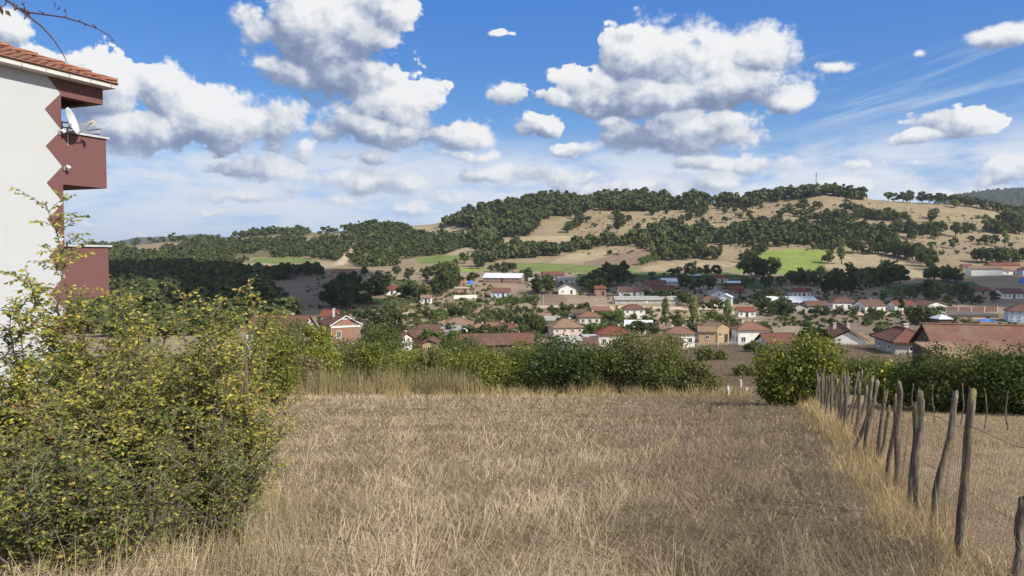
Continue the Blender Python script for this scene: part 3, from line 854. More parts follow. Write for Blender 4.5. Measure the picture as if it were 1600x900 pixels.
H_('brown roofed lean-to right of the white grey-roofed barn', 902, 930, 529, 548, 'mono', W_WHITE, T_BROWN, d=152, nw=0, door=None, chim=0, cat='shed')
H_('white garage with flat roof behind the white grey-roofed barn', 913, 934, 524, 540, 'flat', W_WHITE, CONC, d=170, nw=1, chim=0, cat='garage')
H_('dark red tiled house partly behind the tallest shrub', 934, 984, 509, 536, 'hip', W_CREAM, T_DARK, nw=3, d=165)
H_('white house under a bright silver sheet roof', 975, 1022, 500, 520, 'gx', W_WHITE, T_SILVER, nw=4, chim=0, rot=-10)
H_('small cream house with open porch under a tan hip roof', 1022, 1046, 506, 523, 'hip', W_CREAM, T_TAN, nw=2)
H_('white house with bright red hip roof and two chimneys', 1040, 1083, 510, 537, 'hip', W_WHITE, T_ORANGE, nw=3, d=168, chim=2)
H_('brown sheet-roofed shed in front of the bright red hip roof', 1023, 1063, 523, 543, 'mono', W_MUD, T_BROWN, d=155, nw=0, door=None, chim=0, D=6, cat='shed')
H_('long low mud brick barn with tan roof', 1090, 1119, 509, 525, 'gx', W_MUD, T_TAN, d=190, nw=1, chim=0, cat='barn', rot=-8)
H_('mud brick house with weathered brown gable beside the long mud barn', 1104, 1137, 502, 524, 'gy', W_MUD, T_TAN, d=195, nw=2, chim=0, rot=20)
H_('white house with large orange hip roof and satellite dish behind the hillock', 1150, 1197, 503, 532, 'hip', W_WHITE, T_ORANGE, d=160, nw=3, chim=2)
H_('low white walled barn with rusty roof edge on the hillock', 1192, 1242, 520, 536, 'gx', W_WHITE, T_RED, d=125, nw=0, door=None, chim=0, D=5, cat='barn')
H_('broad white gable house with red tiles just behind the hillock', 1284, 1364, 505, 552, 'gy', W_WHITE, T_RED, d=118, nw=0, door=None, chim=2, D=11, rot=-17, rise=.34)
H_('house with rich red hip roof and grey wall left of the long old roof', 1384, 1448, 509, 556, 'hip', W_GREY, T_RED, d=82, nw=1, chim=1, D=6.5, rot=-8)
H_('long old barn with weathered tiled roof behind the dark bushes', 1448, 1640, 501, 560, 'gx', W_DARK, lambda: tiles('old_mossy_tile', (.27, .125, .08), (.14, .08, .06), (.25, .19, .13)), d=64, nw=0, door=None, chim=0, D=8, rot=-15, name='long_barn', cat='barn', ohang=.35)
H_('small lean-to with sunlit tiles against the long old barn', 1462, 1500, 538, 566, 'mono', W_MUD, T_TAN, d=58, nw=0, door=None, chim=0, D=3, cat='shed')
# left side, nearer
H_('long white house with red roof seen through the foreground shrub', 394, 480, 490, 540, 'gx', W_WHITE, T_RED, d=140, nw=4, chim=3, D=9)
H_('white house with brown-red roof behind the brick house', 504, 528, 484, 506, 'gx', W_WHITE, T_DARK, d=175, nw=2)
H_('white walled house with red roof right of the street lamp', 618, 640, 519, 545, 'gx', W_WHITE, T_RED, d=155, nw=1, rot=-25)
H_('small brown gabled shed half hidden in the bushes by the long dark barn', 662, 684, 527, 550, 'gy', W_MUD, T_BROWN, d=150, nw=1, chim=0, cat='shed')
H_('brown roofed stable behind the small gabled shed', 640, 690, 514, 532, 'gx', W_MUD, T_BROWN, d=165, nw=0, door=None, chim=0, cat='barn')

# the brick house with the balcony, left of the middle
def brick_house():
    p = at(531, 541, 150); p[2] = min(p[2], float(terr(p[0], p[1])) + 1.0)
    t = thing('brick_house', 'two-storey red brick house with white bands, balcony and gable end', 'house', p, R(27), 'houses of the village in the valley')
    W, D, h, rh = 5.6, 10.0, 4.7, 1.7
    m = MB(); m.prism([(-W / 2, -D / 2, -1.5), (W / 2, -D / 2, -1.5), (W / 2, -D / 2, h), (0, -D / 2, h + rh - .1), (-W / 2, -D / 2, h)], (0, D, 0)); m.obj('wall', W_BRICK(), t)
    rf = roof_mb(W, D, h + .03, rh, 'gy', .35).obj('roof', T_RED(), t)
    m = MB(); m.box((0, -D / 2 - .06, h - .1), (W + .1, .12, .35)); m.box((0, -D / 2 - .06, 1.1), (W + .1, .12, .3)); m.box((W / 2 + .06, 0, h - .1), (.12, D, .35)); m.obj('floor_band', W_WHITE(), t)
    m = MB()
    for s in (-1, 1): m.tube([(s * (W / 2 + .4), -D / 2 - .32, h + .1), (0, -D / 2 - .32, h + rh + .28)], .12, 4)
    m.obj('verge_board', FRAME(), rf)
    link('window', window_mesh(.9, 1.4), t, (-W / 4, -D / 2 - .01, 3.1))
    link('window', window_mesh(.9, 1.2), t, (-W / 4, -D / 2 - .01, .2))
    b = MB(); b.box((W / 2 + .8, -2.5, 1.55), (1.6, 5.5, .2)); bo = b.obj('balcony', W_WHITE(), t)
    r = MB()
    for y in np.linspace(-5.2, .2, 14): r.tube([(W / 2 + 1.5, y, 1.65), (W / 2 + 1.5, y, 2.5)], .03, 4)
    r.tube([(W / 2 + 1.5, -5.2, 2.5), (W / 2 + 1.5, .2, 2.5)], .04, 4); r.obj('railing', METAL(), bo)
    link('door', door_mesh(2.1, 'white'), t, (W / 2 + .01, -2.5, 1.65), R(90))
    link('window', window_mesh(.9, 1.2), t, (W / 2 + .01, -4.2, 3.0), R(90))
    m = MB(); m.tube([(-W / 2 - .1, -D / 2 - .15, -1.5), (-W / 2 - .1, -D / 2 - .15, h)], .06, 5); m.obj('drain_pipe', FRAME(), t)
    m = MB(); m.box((-1, 1, h + rh + .4), (.5, .5, 1.6)); m.obj('chimney', CONC(), rf)
brick_house()

# garden walls, tarps, poles
def wall_run(name, label, pts, h, mat, th=.22, cat='wall', pillars=None, d0=None):
    P = [pick(u, v, 60) if d0 is None else at(u, v, d0) for u, v in pts]
    o = P[0]
    t = thing(name, label, cat, o)
    m = MB()
    for a, c in zip(P[:-1], P[1:]):
        a, c = a - o, c - o
        L = np.linalg.norm((c - a)[:2]); n = np.array([-(c - a)[1], (c - a)[0], 0]) / L * th / 2
        m.prism([a - n - (0, 0, .6), c - n - (0, 0, .6), c - n + (0, 0, h), a - n + (0, 0, h)], 2 * n)
    m.obj('wall', mat(), t)
    if pillars:
        for f in np.linspace(0, 1, pillars):
            c = (P[0] * (1 - f) + P[-1] * f) - o
            q = MB(); q.box(c + (0, 0, h / 2 - .2), (.45, .45, h + .7)); q.obj('pillar', CONC(), t)
    return t
wall_run('garden_wall', 'long dark red brick wall with pale pillars below the right slope', [(1476, 488), (1516, 488), (1558, 487)], 2.2, W_DKBRICK, pillars=5)
wall_run('garden_wall', 'pale rendered garden wall in front of the white villa', [(1298, 490), (1346, 490)], 1.8, W_GREY)
wall_run('garden_wall', 'white garden wall left of the orchard below the factory', [(709, 467), (745, 466)], 1.6, W_WHITE)
wall_run('garden_wall', 'grey retaining wall below the broad white gable house', [(1426, 489), (1478, 490), (1556, 494)], 1.2, CONC)
wall_run('garden_wall', 'dark boundary wall under the long brick wall', [(1480, 497), (1560, 497)], 1.3, W_DARK)
def tarp(u, v, w, h, label):
    p = pick(u, v, 60); k = p[1] / F
    t = thing('tarp_heap', label, 'tarp', p)
    n = 14; xs = np.linspace(-1, 1, n); V = []; 
    for y in xs:
        for x in xs:
            r = max(abs(x), abs(y)); z = max(0, 1 - r ** 2.2) * (1 + .18 * math.sin(x * 5) * math.cos(y * 4))
            V.append((x * w * k / 2, y * w * k / 3, z * h * k - .1))
    i = np.arange(n - 1)[:, None] * n; j = np.arange(n - 1)[None]
    me = mesh_np('cover', V, [np.stack([i + j, i + j + 1, i + n + j + 1, i + n + j], -1).reshape(-1, 4)], [plain('blue_tarpaulin', (.03, .19, .62), .5, .4, 0, .25, .8)], None, None, True)
    link('cover', me, t)
tarp(735, 444, 11, 6, 'bright blue tarpaulin heap beside the unfinished brick house')
tarp(1476, 438, 9, 5, 'small blue tarpaulin between dark trees below the hillside farm')
tarp(1540, 501, 24, 3, 'flat pale blue tarpaulin on the dark ground before the apartment block')
tarp(1598, 442, 10, 9, 'blue tarpaulin stack at the right edge below the farmhouse')
def pole(u, v0, v1, label, d=None, lamp=False, name='utility_pole', r=.12, mat=CONC, cat='pole'):
    p = pick(u, v1, 60) if d is None else at(u, v1, d)
    H = (v1 - v0) * p[1] / F
    t = thing(name, label, cat, p, 0, 'poles of the village')
    m = MB(); m.tube([(0, 0, -.5), (0, 0, H)], [r, r * .7], 6); m.obj('pole', mat(), t)
    if lamp:
        m = MB(); m.tube([(0, 0, H), (-.3, -.1, H + .3), (-1.3, -.3, H + .4)], .06, 5); a = m.obj('arm', METAL(), t)
        m = MB(); m.box((-1.7, -.35, H + .38), (.9, .35, .16)); m.obj('lamp_head', FRAME(), a)
    else:
        m = MB(); m.box((0, 0, H - .35), (1.5, .1, .12))
        for x in (-.6, 0, .6): m.tube([(x, 0, H - .3), (x, 0, H - .08)], .05, 5)
        m.obj('crossarm', WOOD_DK(), t)
pole(843, 459, 479, 'left one of two pale poles beside the dark plot in the village')
pole(849, 460, 480, 'right one of two pale poles beside the dark plot in the village')
pole(557, 502, 535, 'street lamp pole behind the shrubs right of the brick house', 110, True, 'street_lamp', .09, METAL, 'street lamp')
pole(936, 469, 480, 'lamp pole by the long grey shed', None, True, 'street_lamp', .1, METAL, 'street lamp')
pole(941, 468, 480, 'slim pole right of the lamp pole by the long grey shed')
pole(958, 470, 482, 'pole left of the white two-storey house on the lawn')
pole(1161, 472, 489, 'pole above the small white maroon-roofed house')
pole(1317, 472, 491, 'pole in front of the white villa')
pole(620, 500, 522, 'thin pole between the sunlit gardens on the left')
# the mast on the ridge
def mast():
    p = pick(1275, 303, 200); H = (303 - 270) * p[1] / F
    t = thing('radio_mast', 'tall dark radio mast standing on the wooded ridge', 'mast', p)
    m = MB()
    for a in range(3):
        x, y = .55 * math.cos(a * 2.1), .55 * math.sin(a * 2.1)
        m.tube([(x, y, -1), (x * .8, y * .8, H)], .14, 4)
    m.obj('tower', METAL(), t)
    m = MB()
    for z in np.arange(0, H, 1.2):
        for a in range(3):
            m.tube([(.55 * math.cos(a * 2.1), .55 * math.sin(a * 2.1), z), (.5 * math.cos(a * 2.1 + 2.1), .5 * math.sin(a * 2.1 + 2.1), z + 1.2)], .06, 3)
    m.obj('bracing', METAL(), t)
    m = MB()
    for z in (H - .8, H - 2.2): m.tube([(-.9, -.3, z), (.9, .3, z)], .25, 5)
    m.obj('antenna', METAL(), t)
mast()

# ---------------------------------------------------------------- trees of the hills and the village
def leaf_cards(P, N, size, rg, aspect=1.0, jit=.55):
    """one small quad per point, roughly facing N"""
    n = len(P)
    N = N + rg.normal(0, jit, (n, 3)); N /= np.linalg.norm(N, axis=1)[:, None] + 1e-9
    T = np.cross(N, rg.normal(0, 1, (n, 3))); T /= np.linalg.norm(T, axis=1)[:, None] + 1e-9
    B = np.cross(N, T)
    s = (size * rg.uniform(.6, 1.4, n))[:, None] / 2
    V = np.stack([P - T * s - B * s * aspect, P + T * s - B * s * aspect * .6, P + T * s * .8 + B * s * aspect, P - T * s * .7 + B * s * aspect], 1).reshape(-1, 3)
    return V, (np.arange(n)[:, None] * 4 + np.arange(4)[None])
def crown_cloud(rg, n_blob, n_card, shape):
    """leaf positions and outward directions of a crown of unit height standing on z = 0"""
    P = []; N = []
    if shape == 'oak':
        zc, rx, rz, lo = .52, .50, .46, .06
    elif shape == 'broad':
        zc, rx, rz, lo = .50, .62, .47, .04
    elif shape == 'tall':
        zc, rx, rz, lo = .53, .34, .45, .05
    elif shape == 'poplar':
        zc, rx, rz, lo = .53, .105, .46, .06
    else:  # bush
        zc, rx, rz, lo = .42, .66, .50, .0
    blobs = []
    for _ in range(n_blob):
        d = rg.normal(0, 1, 3); d /= np.linalg.norm(d); r = rg.uniform(.35, 1.0) ** .6
        c = np.array([d[0] * rx * r * .78, d[1] * rx * r * .78, zc + d[2] * rz * r * .78])
        rb = rg.uniform(.26, .46) * (rx if shape != 'poplar' else .11) * (1.15 - .3 * r)
        if c[2] - rb < lo: c[2] = lo + rb * .8
        blobs.append((c, rb))
    vol = np.array([b[1] ** 2 for b in blobs]); cnt = (vol / vol.sum() * n_card).astype(int) + 1
    for (c, rb), k in zip(blobs, cnt):
        d = rg.normal(0, 1, (k, 3)); d /= np.linalg.norm(d, axis=1)[:, None]
        if shape != 'bush': d[:, 2] = np.where(d[:, 2] < -.65, -d[:, 2] * .6, d[:, 2])
        rr = rb * rg.uniform(.55, 1.08, k)
        st = np.array([1, 1, 1.0 if shape != 'poplar' else 1.9])
        P.append(c + d * rr[:, None] * st); N.append(d)
    P = np.vstack(P); N = np.vstack(N)
    P[:, 2] = np.clip(P[:, 2], lo * .6, 1.0)
    return P, N, blobs
PROTO = {}
G2 = 'garden trees of the village'
def tree_proto(shape, seed, n_card=420, n_blob=12, size=.10):
    k = (shape, seed, n_card)
    if k in PROTO: return PROTO[k]
    rg = np.random.default_rng(1000 + seed * 17 + len(shape))
    P, N, blobs = crown_cloud(rg, n_blob, n_card, shape)
    V, Q = leaf_cards(P, N, size, rg)
    mat = {'poplar': L_POPLAR}.get(shape, L_OAK)()
    crown = {m.name: mesh_np('crown', V, [Q], [m]) for m in (mat, L_OAK(), L_LIGHT(), L_CYP())}
    m = MB()
    w = .028 if shape != 'poplar' else .016
    m.tube([(0, 0, -.12), (0, 0, .1), (.01, .01, .35), (0, 0, .6)], [w * 1.3, w, w * .8, w * .4], 6)
    for c, rb in blobs[:5]:
        z = .22 if shape != 'poplar' else c[2] - .1
        m.tube([(0, 0, z), (c[0] * .5, c[1] * .5, (z + c[2]) / 2 + .02), c], [w * .55, w * .4, w * .15], 4)
    trunk = m.mesh('trunk', [BARK()])
    PROTO[k] = (crown, trunk, V, Q, mat.name)
    return PROTO[k]
def put_tree(p, H, shape, label, group, mat=None, name=None, wid=1.0, fine=False):
    sd = int(rng.integers(0, 5 if shape in ('oak', 'broad') else 3))
    cr, tr, V, Q, mn = tree_proto(shape, sd, 900 if fine else 420, 16 if fine else 12, .075 if fine else .10)
    nm = name or ({'poplar': 'poplar_tree', 'bush': 'shrub'}.get(shape, 'garden_tree') if group == G2 else None) or {'poplar': 'poplar_tree', 'bush': 'shrub', 'tall': 'broadleaf_tree'}.get(shape, 'oak_tree')
    t = thing(nm, label, {'poplar_tree': 'poplar', 'shrub': 'shrub'}.get(nm, 'tree'), p, float(rng.uniform(0, 6.28)), group)
    s = (H * wid, H * wid, H)
    link('crown', cr[(mat or MATS[mn]).name], t, scale=s); link('trunk', tr, t, scale=s)
    return t

def field_trees(spots, shape, label, group, mat=None, hp=None, wid=1.0, fine=False):
    """spots: (u, v of the foot, height in photograph pixels)"""
    for s in spots:
        p = pick(s[0], s[1], 60)
        put_tree(p, s[2] * p[1] / F, s[3] if len(s) > 3 else shape, label, group, mat, None, wid * float(rng.uniform(.9, 1.12)), fine)

# --- trees one can tell apart on the dry slopes (foot of the trunk, height)
SINGLE = [
    (1490, 389, 15, 'round oak alone on the dry slope above the hillside farm, long shadow at its left'),
    (1518, 378, 9, 'small round oak left of the pair on the bare right slope'),
    (1540, 384, 15, 'left oak of the pair standing on the bare right slope'),
    (1555, 384, 15, 'right oak of the pair standing on the bare right slope'),
    (1579, 388, 8, 'little round tree right of the pale poplar on the bare slope'),
    (1440, 370, 9, 'small oak at the left rim of the bare right slope'),
    (1493, 371, 21, 'tall oak at the hedge above the bare right slope'),
    (1458, 343, 16, 'broad oak alone high on the dry ridge slope'),
    (1539, 342, 8, 'small oak beside the pale bush near the right ridge'),
    (1527, 342, 6, 'pale low bush near the right ridge'),
    (1415, 342, 12, 'oak leaning right alone below the ridge trees'),
    (1330, 332, 14, 'round oak on the dry slope under the mast wood'),
    (1345, 341, 15, 'oak pair top of the hedge clump below the ridge'),
    (1294, 412, 19, 'dark round oak at the right edge of the bright green field'),
    (1284, 430, 15, 'young dark tree at the lower right corner of the bright green field'),
    (1086, 414, 6, 'tiny round tree on the pale strip under the mid-slope grove'),
    (952, 400, 9, 'small round oak in the pale field left of the mid slope'),
    (996, 361, 12, 'round oak standing in the pale upper field'),
    (1098, 351, 10, 'oak above the track in the upper middle field'),
    (1170, 342, 12, 'round oak alone in the upper field left of the mast'),
    (1162, 334, 10, 'small oak near the upper field corner'),
    (1132, 334, 9, 'small dark oak at the upper field edge'),
    (1148, 332, 8, 'oak by the top edge of the upper field'),
    (1254, 322, 12, 'oak in the gap below the mast wood'),
    (1274, 323, 8, 'small oak right under the mast'),
    (1368, 312, 13, 'round oak at the saddle right of the mast wood'),
    (1388, 313, 14, 'lone broad oak on the ridge line against the sky'),
    (1492, 325, 12, 'pale tree on the rim of the right ridge'),
    (692, 357, 9, 'round dark bush in the pale saddle field'),
    (711, 413, 8, 'round tree at the green field below the pale hummock'),
    (726, 412, 17, 'oak at the foot of the pale hummock'),
    (668, 439, 14, 'round oak beside the white hut in the left valley'),
    (606, 434, 10, 'small round oak in the tan field left of the village'),
    (620, 433, 15, 'oak with dense crown in the tan field left of the village'),
    (637, 440, 16, 'slim oak left of the white hut'),
    (570, 433, 14, 'round oak right of the orange roofed farmhouse'),
    (593, 431, 9, 'low round oak in the strip beyond the left valley farm'),
]
for (u, v, h, lab) in SINGLE:
    sh = 'bush' if 'bush' in lab or 'low' in lab else ('tall' if 'slim' in lab else ('broad' if 'broad' in lab else 'oak'))
    p = pick(u, v, 60)
    put_tree(p, h * p[1] / F * 1.2, sh, lab, 'single trees on the dry slopes', L_LIGHT() if 'pale' in lab and 'field' not in lab and 'poplar' not in lab and 'slope' not in lab and 'strip' not in lab and 'hummock' not in lab and 'saddle' not in lab else None)
# hedgerows and groves: trees that look alike share a label
def row(pts, n, h, label, group, shape='oak', mat=None, jitter=(2, .8), wid=1.0, hv=.25, fine=False):
    P = np.array(pts, float); L = np.r_[0, np.cumsum(np.hypot(*np.diff(P, axis=0).T))]
    for f in (np.arange(n) + .5) / n * L[-1]:
        u = np.interp(f, L, P[:, 0]) + rng.normal(0, jitter[0]); v = np.interp(f, L, P[:, 1]) + rng.normal(0, jitter[1])
        p = pick(u, v, 60)
        put_tree(p, h * 1.2 * rng.uniform(1 - hv, 1 + hv) * p[1] / F, shape if shape != 'mix' else ['oak', 'broad', 'tall'][rng.integers(3)], label, group, mat, None, wid * float(rng.uniform(.9, 1.15)), fine)
G1 = 'hedgerow oaks across the slopes'
row([(1100, 336), (1060, 350), (1030, 360)], 9, 12, 'oak in the slanting hedge between the two upper pale fields', G1)
row([(900, 340), (905, 352), (885, 365)], 8, 12, 'oak in the hedge at the left end of the upper pale fields', G1)
row([(965, 340), (966, 356), (985, 346)], 8, 12, 'oak of the small clump between the upper pale fields', G1)
row([(1330, 396), (1385, 398), (1420, 403)], 12, 15, 'oak in the hedge above the large pale stubble field', G1)
row([(1392, 390), (1395, 400), (1440, 410), (1462, 424)], 13, 20, 'dark oak of the thick clump right of the pale stubble field', G1, 'mix')
row([(1160, 412), (1180, 402), (1196, 392)], 8, 14, 'oak in the hedge slanting up left of the bright green field', G1)
row([(1030, 405), (1060, 406), (1095, 404), (1125, 406)], 12, 19, 'broad oak of the grove above the pale strip', G1, 'broad')
row([(1000, 414), (1012, 412), (1025, 410)], 5, 13, 'pale tree beside the ploughed field in the middle', G1, 'oak', L_LIGHT())
row([(1340, 337), (1365, 343), (1400, 346)], 10, 14, 'oak of the low clump under the ridge trees', G1, 'broad')
row([(1395, 362), (1430, 366), (1475, 366)], 12, 16, 'oak of the dense grove in the middle of the right slope', G1, 'broad')
row([(1540, 364), (1570, 366), (1600, 366)], 10, 16, 'oak in the hedge along the top of the bare right slope', G1)
row([(1502, 365), (1520, 363)], 4, 12, 'oak in the gap of the hedge above the bare right slope', G1)
row([(1370, 312), (1400, 316)], 4, 13, 'oak on the ridge just right of the mast wood', G1)
row([(1405, 315), (1445, 318), (1490, 320), (1540, 327), (1560, 332), (1600, 344)], 24, 15, 'oak along the ridge line right of the mast wood', G1, 'mix')
row([(1575, 356), (1590, 352), (1600, 358)], 6, 22, 'tall oak at the right edge of the ridge slope', G1, 'mix')
row([(1525, 410), (1540, 411), (1600, 410)], 10, 20, 'oak standing behind the hillside farm', G1, 'mix')
row([(1445, 440), (1460, 438), (1475, 440), (1500, 442)], 9, 22, 'dark oak left of the hillside farm', G1, 'mix')
row([(1170, 432), (1185, 433), (1205, 432)], 5, 26, 'dark oak of the big clump below the bright green field', G1, 'broad')
row([(1230, 440), (1245, 443), (1262, 445), (1275, 450)], 6, 18, 'dark shaded tree at the foot of the bright green field', G1, 'broad')
row([(1040, 432), (1078, 430), (1098, 432), (1128, 431)], 6, 15, 'round dark oak along the upper edge of the shaded village', G1)
row([(930, 432), (938, 436)], 2, 14, 'dark oak at the green strip left of the shaded houses', G1)
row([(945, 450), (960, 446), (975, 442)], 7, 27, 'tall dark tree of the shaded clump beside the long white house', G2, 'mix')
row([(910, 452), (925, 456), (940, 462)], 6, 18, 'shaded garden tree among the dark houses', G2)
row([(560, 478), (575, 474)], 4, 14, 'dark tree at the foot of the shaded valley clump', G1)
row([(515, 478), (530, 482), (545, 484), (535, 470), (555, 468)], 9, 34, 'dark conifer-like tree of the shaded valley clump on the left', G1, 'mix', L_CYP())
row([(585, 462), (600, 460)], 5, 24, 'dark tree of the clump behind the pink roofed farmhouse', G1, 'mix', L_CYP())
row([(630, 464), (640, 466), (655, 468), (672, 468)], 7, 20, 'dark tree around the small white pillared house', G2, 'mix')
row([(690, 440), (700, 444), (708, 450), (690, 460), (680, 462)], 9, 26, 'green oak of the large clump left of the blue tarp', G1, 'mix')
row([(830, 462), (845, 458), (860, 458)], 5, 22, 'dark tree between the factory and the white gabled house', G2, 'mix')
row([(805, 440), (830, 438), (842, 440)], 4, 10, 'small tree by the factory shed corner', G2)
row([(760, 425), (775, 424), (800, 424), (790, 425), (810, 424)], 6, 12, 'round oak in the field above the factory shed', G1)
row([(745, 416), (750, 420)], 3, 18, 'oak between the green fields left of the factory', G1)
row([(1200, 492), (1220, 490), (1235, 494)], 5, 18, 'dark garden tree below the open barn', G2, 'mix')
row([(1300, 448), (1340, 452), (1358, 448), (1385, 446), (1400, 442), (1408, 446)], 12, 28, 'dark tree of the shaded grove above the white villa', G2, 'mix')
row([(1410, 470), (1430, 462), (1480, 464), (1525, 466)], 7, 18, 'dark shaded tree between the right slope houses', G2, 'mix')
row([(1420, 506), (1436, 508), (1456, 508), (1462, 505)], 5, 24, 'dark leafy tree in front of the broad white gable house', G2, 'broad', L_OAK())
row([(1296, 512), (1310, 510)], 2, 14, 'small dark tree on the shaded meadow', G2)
row([(880, 400), (860, 402), (830, 404), (800, 406), (780, 408), (765, 410)], 0, 12, '', G1)
# poplars
for (u, v, h, lab) in [(1040, 504, 40, 'leftmost of the three pale poplars in the sunny meadow'), (1083, 510, 46, 'middle one of the three pale poplars in the sunny meadow'),
                       (1137, 510, 44, 'rightmost of the three pale poplars, beside the mud brick house'), (1315, 413, 39, 'tall pale poplar at the right corner of the bright green field'),
                       (964, 364, 22, 'narrow dark poplar in the small clump of the upper fields'), (1019, 404, 24, 'slim poplar at the edge of the mid-slope grove'), (1570, 387, 27, 'pale poplar on the bare right slope'), (1408, 488, 24, 'dark cypress between the white houses of the right row')]:
    p = pick(u, v, 60)
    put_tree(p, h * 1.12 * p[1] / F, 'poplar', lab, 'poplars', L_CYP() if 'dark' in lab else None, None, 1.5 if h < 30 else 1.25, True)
for u in (741, 746, 751, 757, 762, 767, 772): 
    p = pick(u, 376 + rng.uniform(-1, 1), 60); put_tree(p, 22 * rng.uniform(.85, 1.1) * p[1] / F, 'poplar', 'pale poplar of the tight row at the edge of the hill wood', 'poplar row at the hill wood', None, None, 1.1)
for u in (1288, 1296, 1304, 1312, 1322, 1330):
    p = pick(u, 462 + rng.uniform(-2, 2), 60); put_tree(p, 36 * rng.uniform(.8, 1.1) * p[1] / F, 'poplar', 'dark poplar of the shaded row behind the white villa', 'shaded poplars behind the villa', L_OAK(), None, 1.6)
# sunny garden trees of the village
G2 = 'garden trees of the village'
for pts, n, h, lab, sh in [
    ([(940, 500), (960, 502), (975, 503)], 6, 16, 'bright green garden tree left of the silver roofed house', 'bush'),
    ([(800, 522), (815, 518), (835, 520), (845, 516)], 7, 22, 'dark green garden tree left of the pink house', 'broad'),
    ([(920, 535), (935, 528)], 3, 20, 'bright garden tree in front of the tall cream house', 'oak'),
    ([(590, 520), (605, 516), (622, 512), (600, 508)], 7, 26, 'green tree in the gardens right of the brick house', 'oak'),
    ([(640, 500), (660, 494), (655, 500), (735, 494), (700, 490)], 8, 12, 'small garden tree in the sunny plots', 'oak'),
    ([(690, 500), (680, 500), (735, 488), (740, 492)], 5, 13, 'light green garden tree by the low red hip roof', 'bush'),
    ([(775, 476), (800, 474), (820, 472), (835, 474)], 12, 10, 'young orchard tree in front of the blue-walled house', 'bush'),
    ([(1120, 528), (1140, 532), (1135, 522), (1150, 530)], 8, 22, 'green garden tree right of the mud brick houses', 'broad'),
    ([(1180, 530), (1190, 532)], 3, 24, 'dark garden tree in front of the orange hip roof', 'oak'),
    ([(1260, 540), (1275, 536), (1290, 538)], 5, 24, 'dark leafy tree left of the broad white gable house', 'oak'),
    ([(1052, 502), (1060, 504)], 3, 12, 'small tree at the foot of the leftmost pale poplar', 'bush'),
    ([(1110, 503), (1150, 512)], 3, 14, 'bright green shrub near the rightmost pale poplar', 'bush'),
    ([(665, 545), (690, 548), (715, 552)], 5, 24, 'olive green tree in front of the long dark barn', 'oak'),
    ([(650, 520), (720, 524), (800, 516), (860, 526), (950, 516), (1000, 508), (1080, 515)], 26, 13, 'green garden tree in the gaps of the sunlit rooftops', 'oak'),
    ([(640, 508), (700, 494), (800, 492), (900, 500), (1000, 502)], 20, 9, 'small bush in the sunny plots behind the rooftops', 'bush'),
    ([(700, 530), (760, 526), (830, 528)], 8, 18, 'dark green tree among the brown roofs left of the pink house', 'oak'),
    ([(870, 508), (905, 524), (925, 522)], 5, 15, 'green tree around the pink house', 'oak'),
    ([(960, 532), (1000, 524), (1030, 530)], 7, 18, 'green tree between the dark red tiled house and the silver roof', 'oak'),
    ([(1085, 530), (1100, 530), (1118, 530)], 5, 18, 'dark green tree before the long mud barn', 'broad'),
    ([(575, 530), (600, 535), (640, 542), (600, 545)], 9, 26, 'large garden tree between the street lamp and the white red roof house', 'oak'),
    ([(560, 510), (570, 500), (590, 505)], 5, 18, 'dark tree behind the street lamp', 'oak'),
    ([(740, 512), (770, 500), (790, 500)], 5, 12, 'small tree between the orange roofs', 'bush'),
    ([(840, 490), (890, 492), (920, 480)], 7, 11, 'small green tree along the sunny village street', 'bush'),
    ([(1010, 470), (1060, 474), (1090, 482), (1130, 486)], 10, 15, 'dark tree along the shaded village street', 'oak'),
    ([(1060, 448), (1080, 446), (1075, 455), (1120, 452)], 7, 16, 'dark tree between the shaded white houses', 'oak'),
    ([(1180, 470), (1200, 474), (1225, 484), (1185, 484)], 6, 16, 'dark tree left of the open barn', 'broad'),
    ([(1240, 486), (1330, 492), (1390, 492), (1430, 494)], 9, 13, 'shaded garden bush below the right row of houses', 'bush'),
    ([(1160, 446), (1190, 450), (1225, 448)], 5, 14, 'dark tree behind the silver strip roof barn', 'oak'),
    ([(1440, 468), (1490, 476), (1540, 476), (1560, 470)], 7, 16, 'dark shaded tree above the long brick wall', 'oak'),
    ([(520, 520), (500, 510), (560, 525)], 4, 24, 'dark tree around the brick house', 'oak'),
    ([(1380, 520), (1372, 524)], 2, 14, 'small green tree beside the broad white gable house', 'bush'),
]:
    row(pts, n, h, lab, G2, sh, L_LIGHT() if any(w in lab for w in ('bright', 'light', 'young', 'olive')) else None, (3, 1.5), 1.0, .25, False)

FIELDS = []
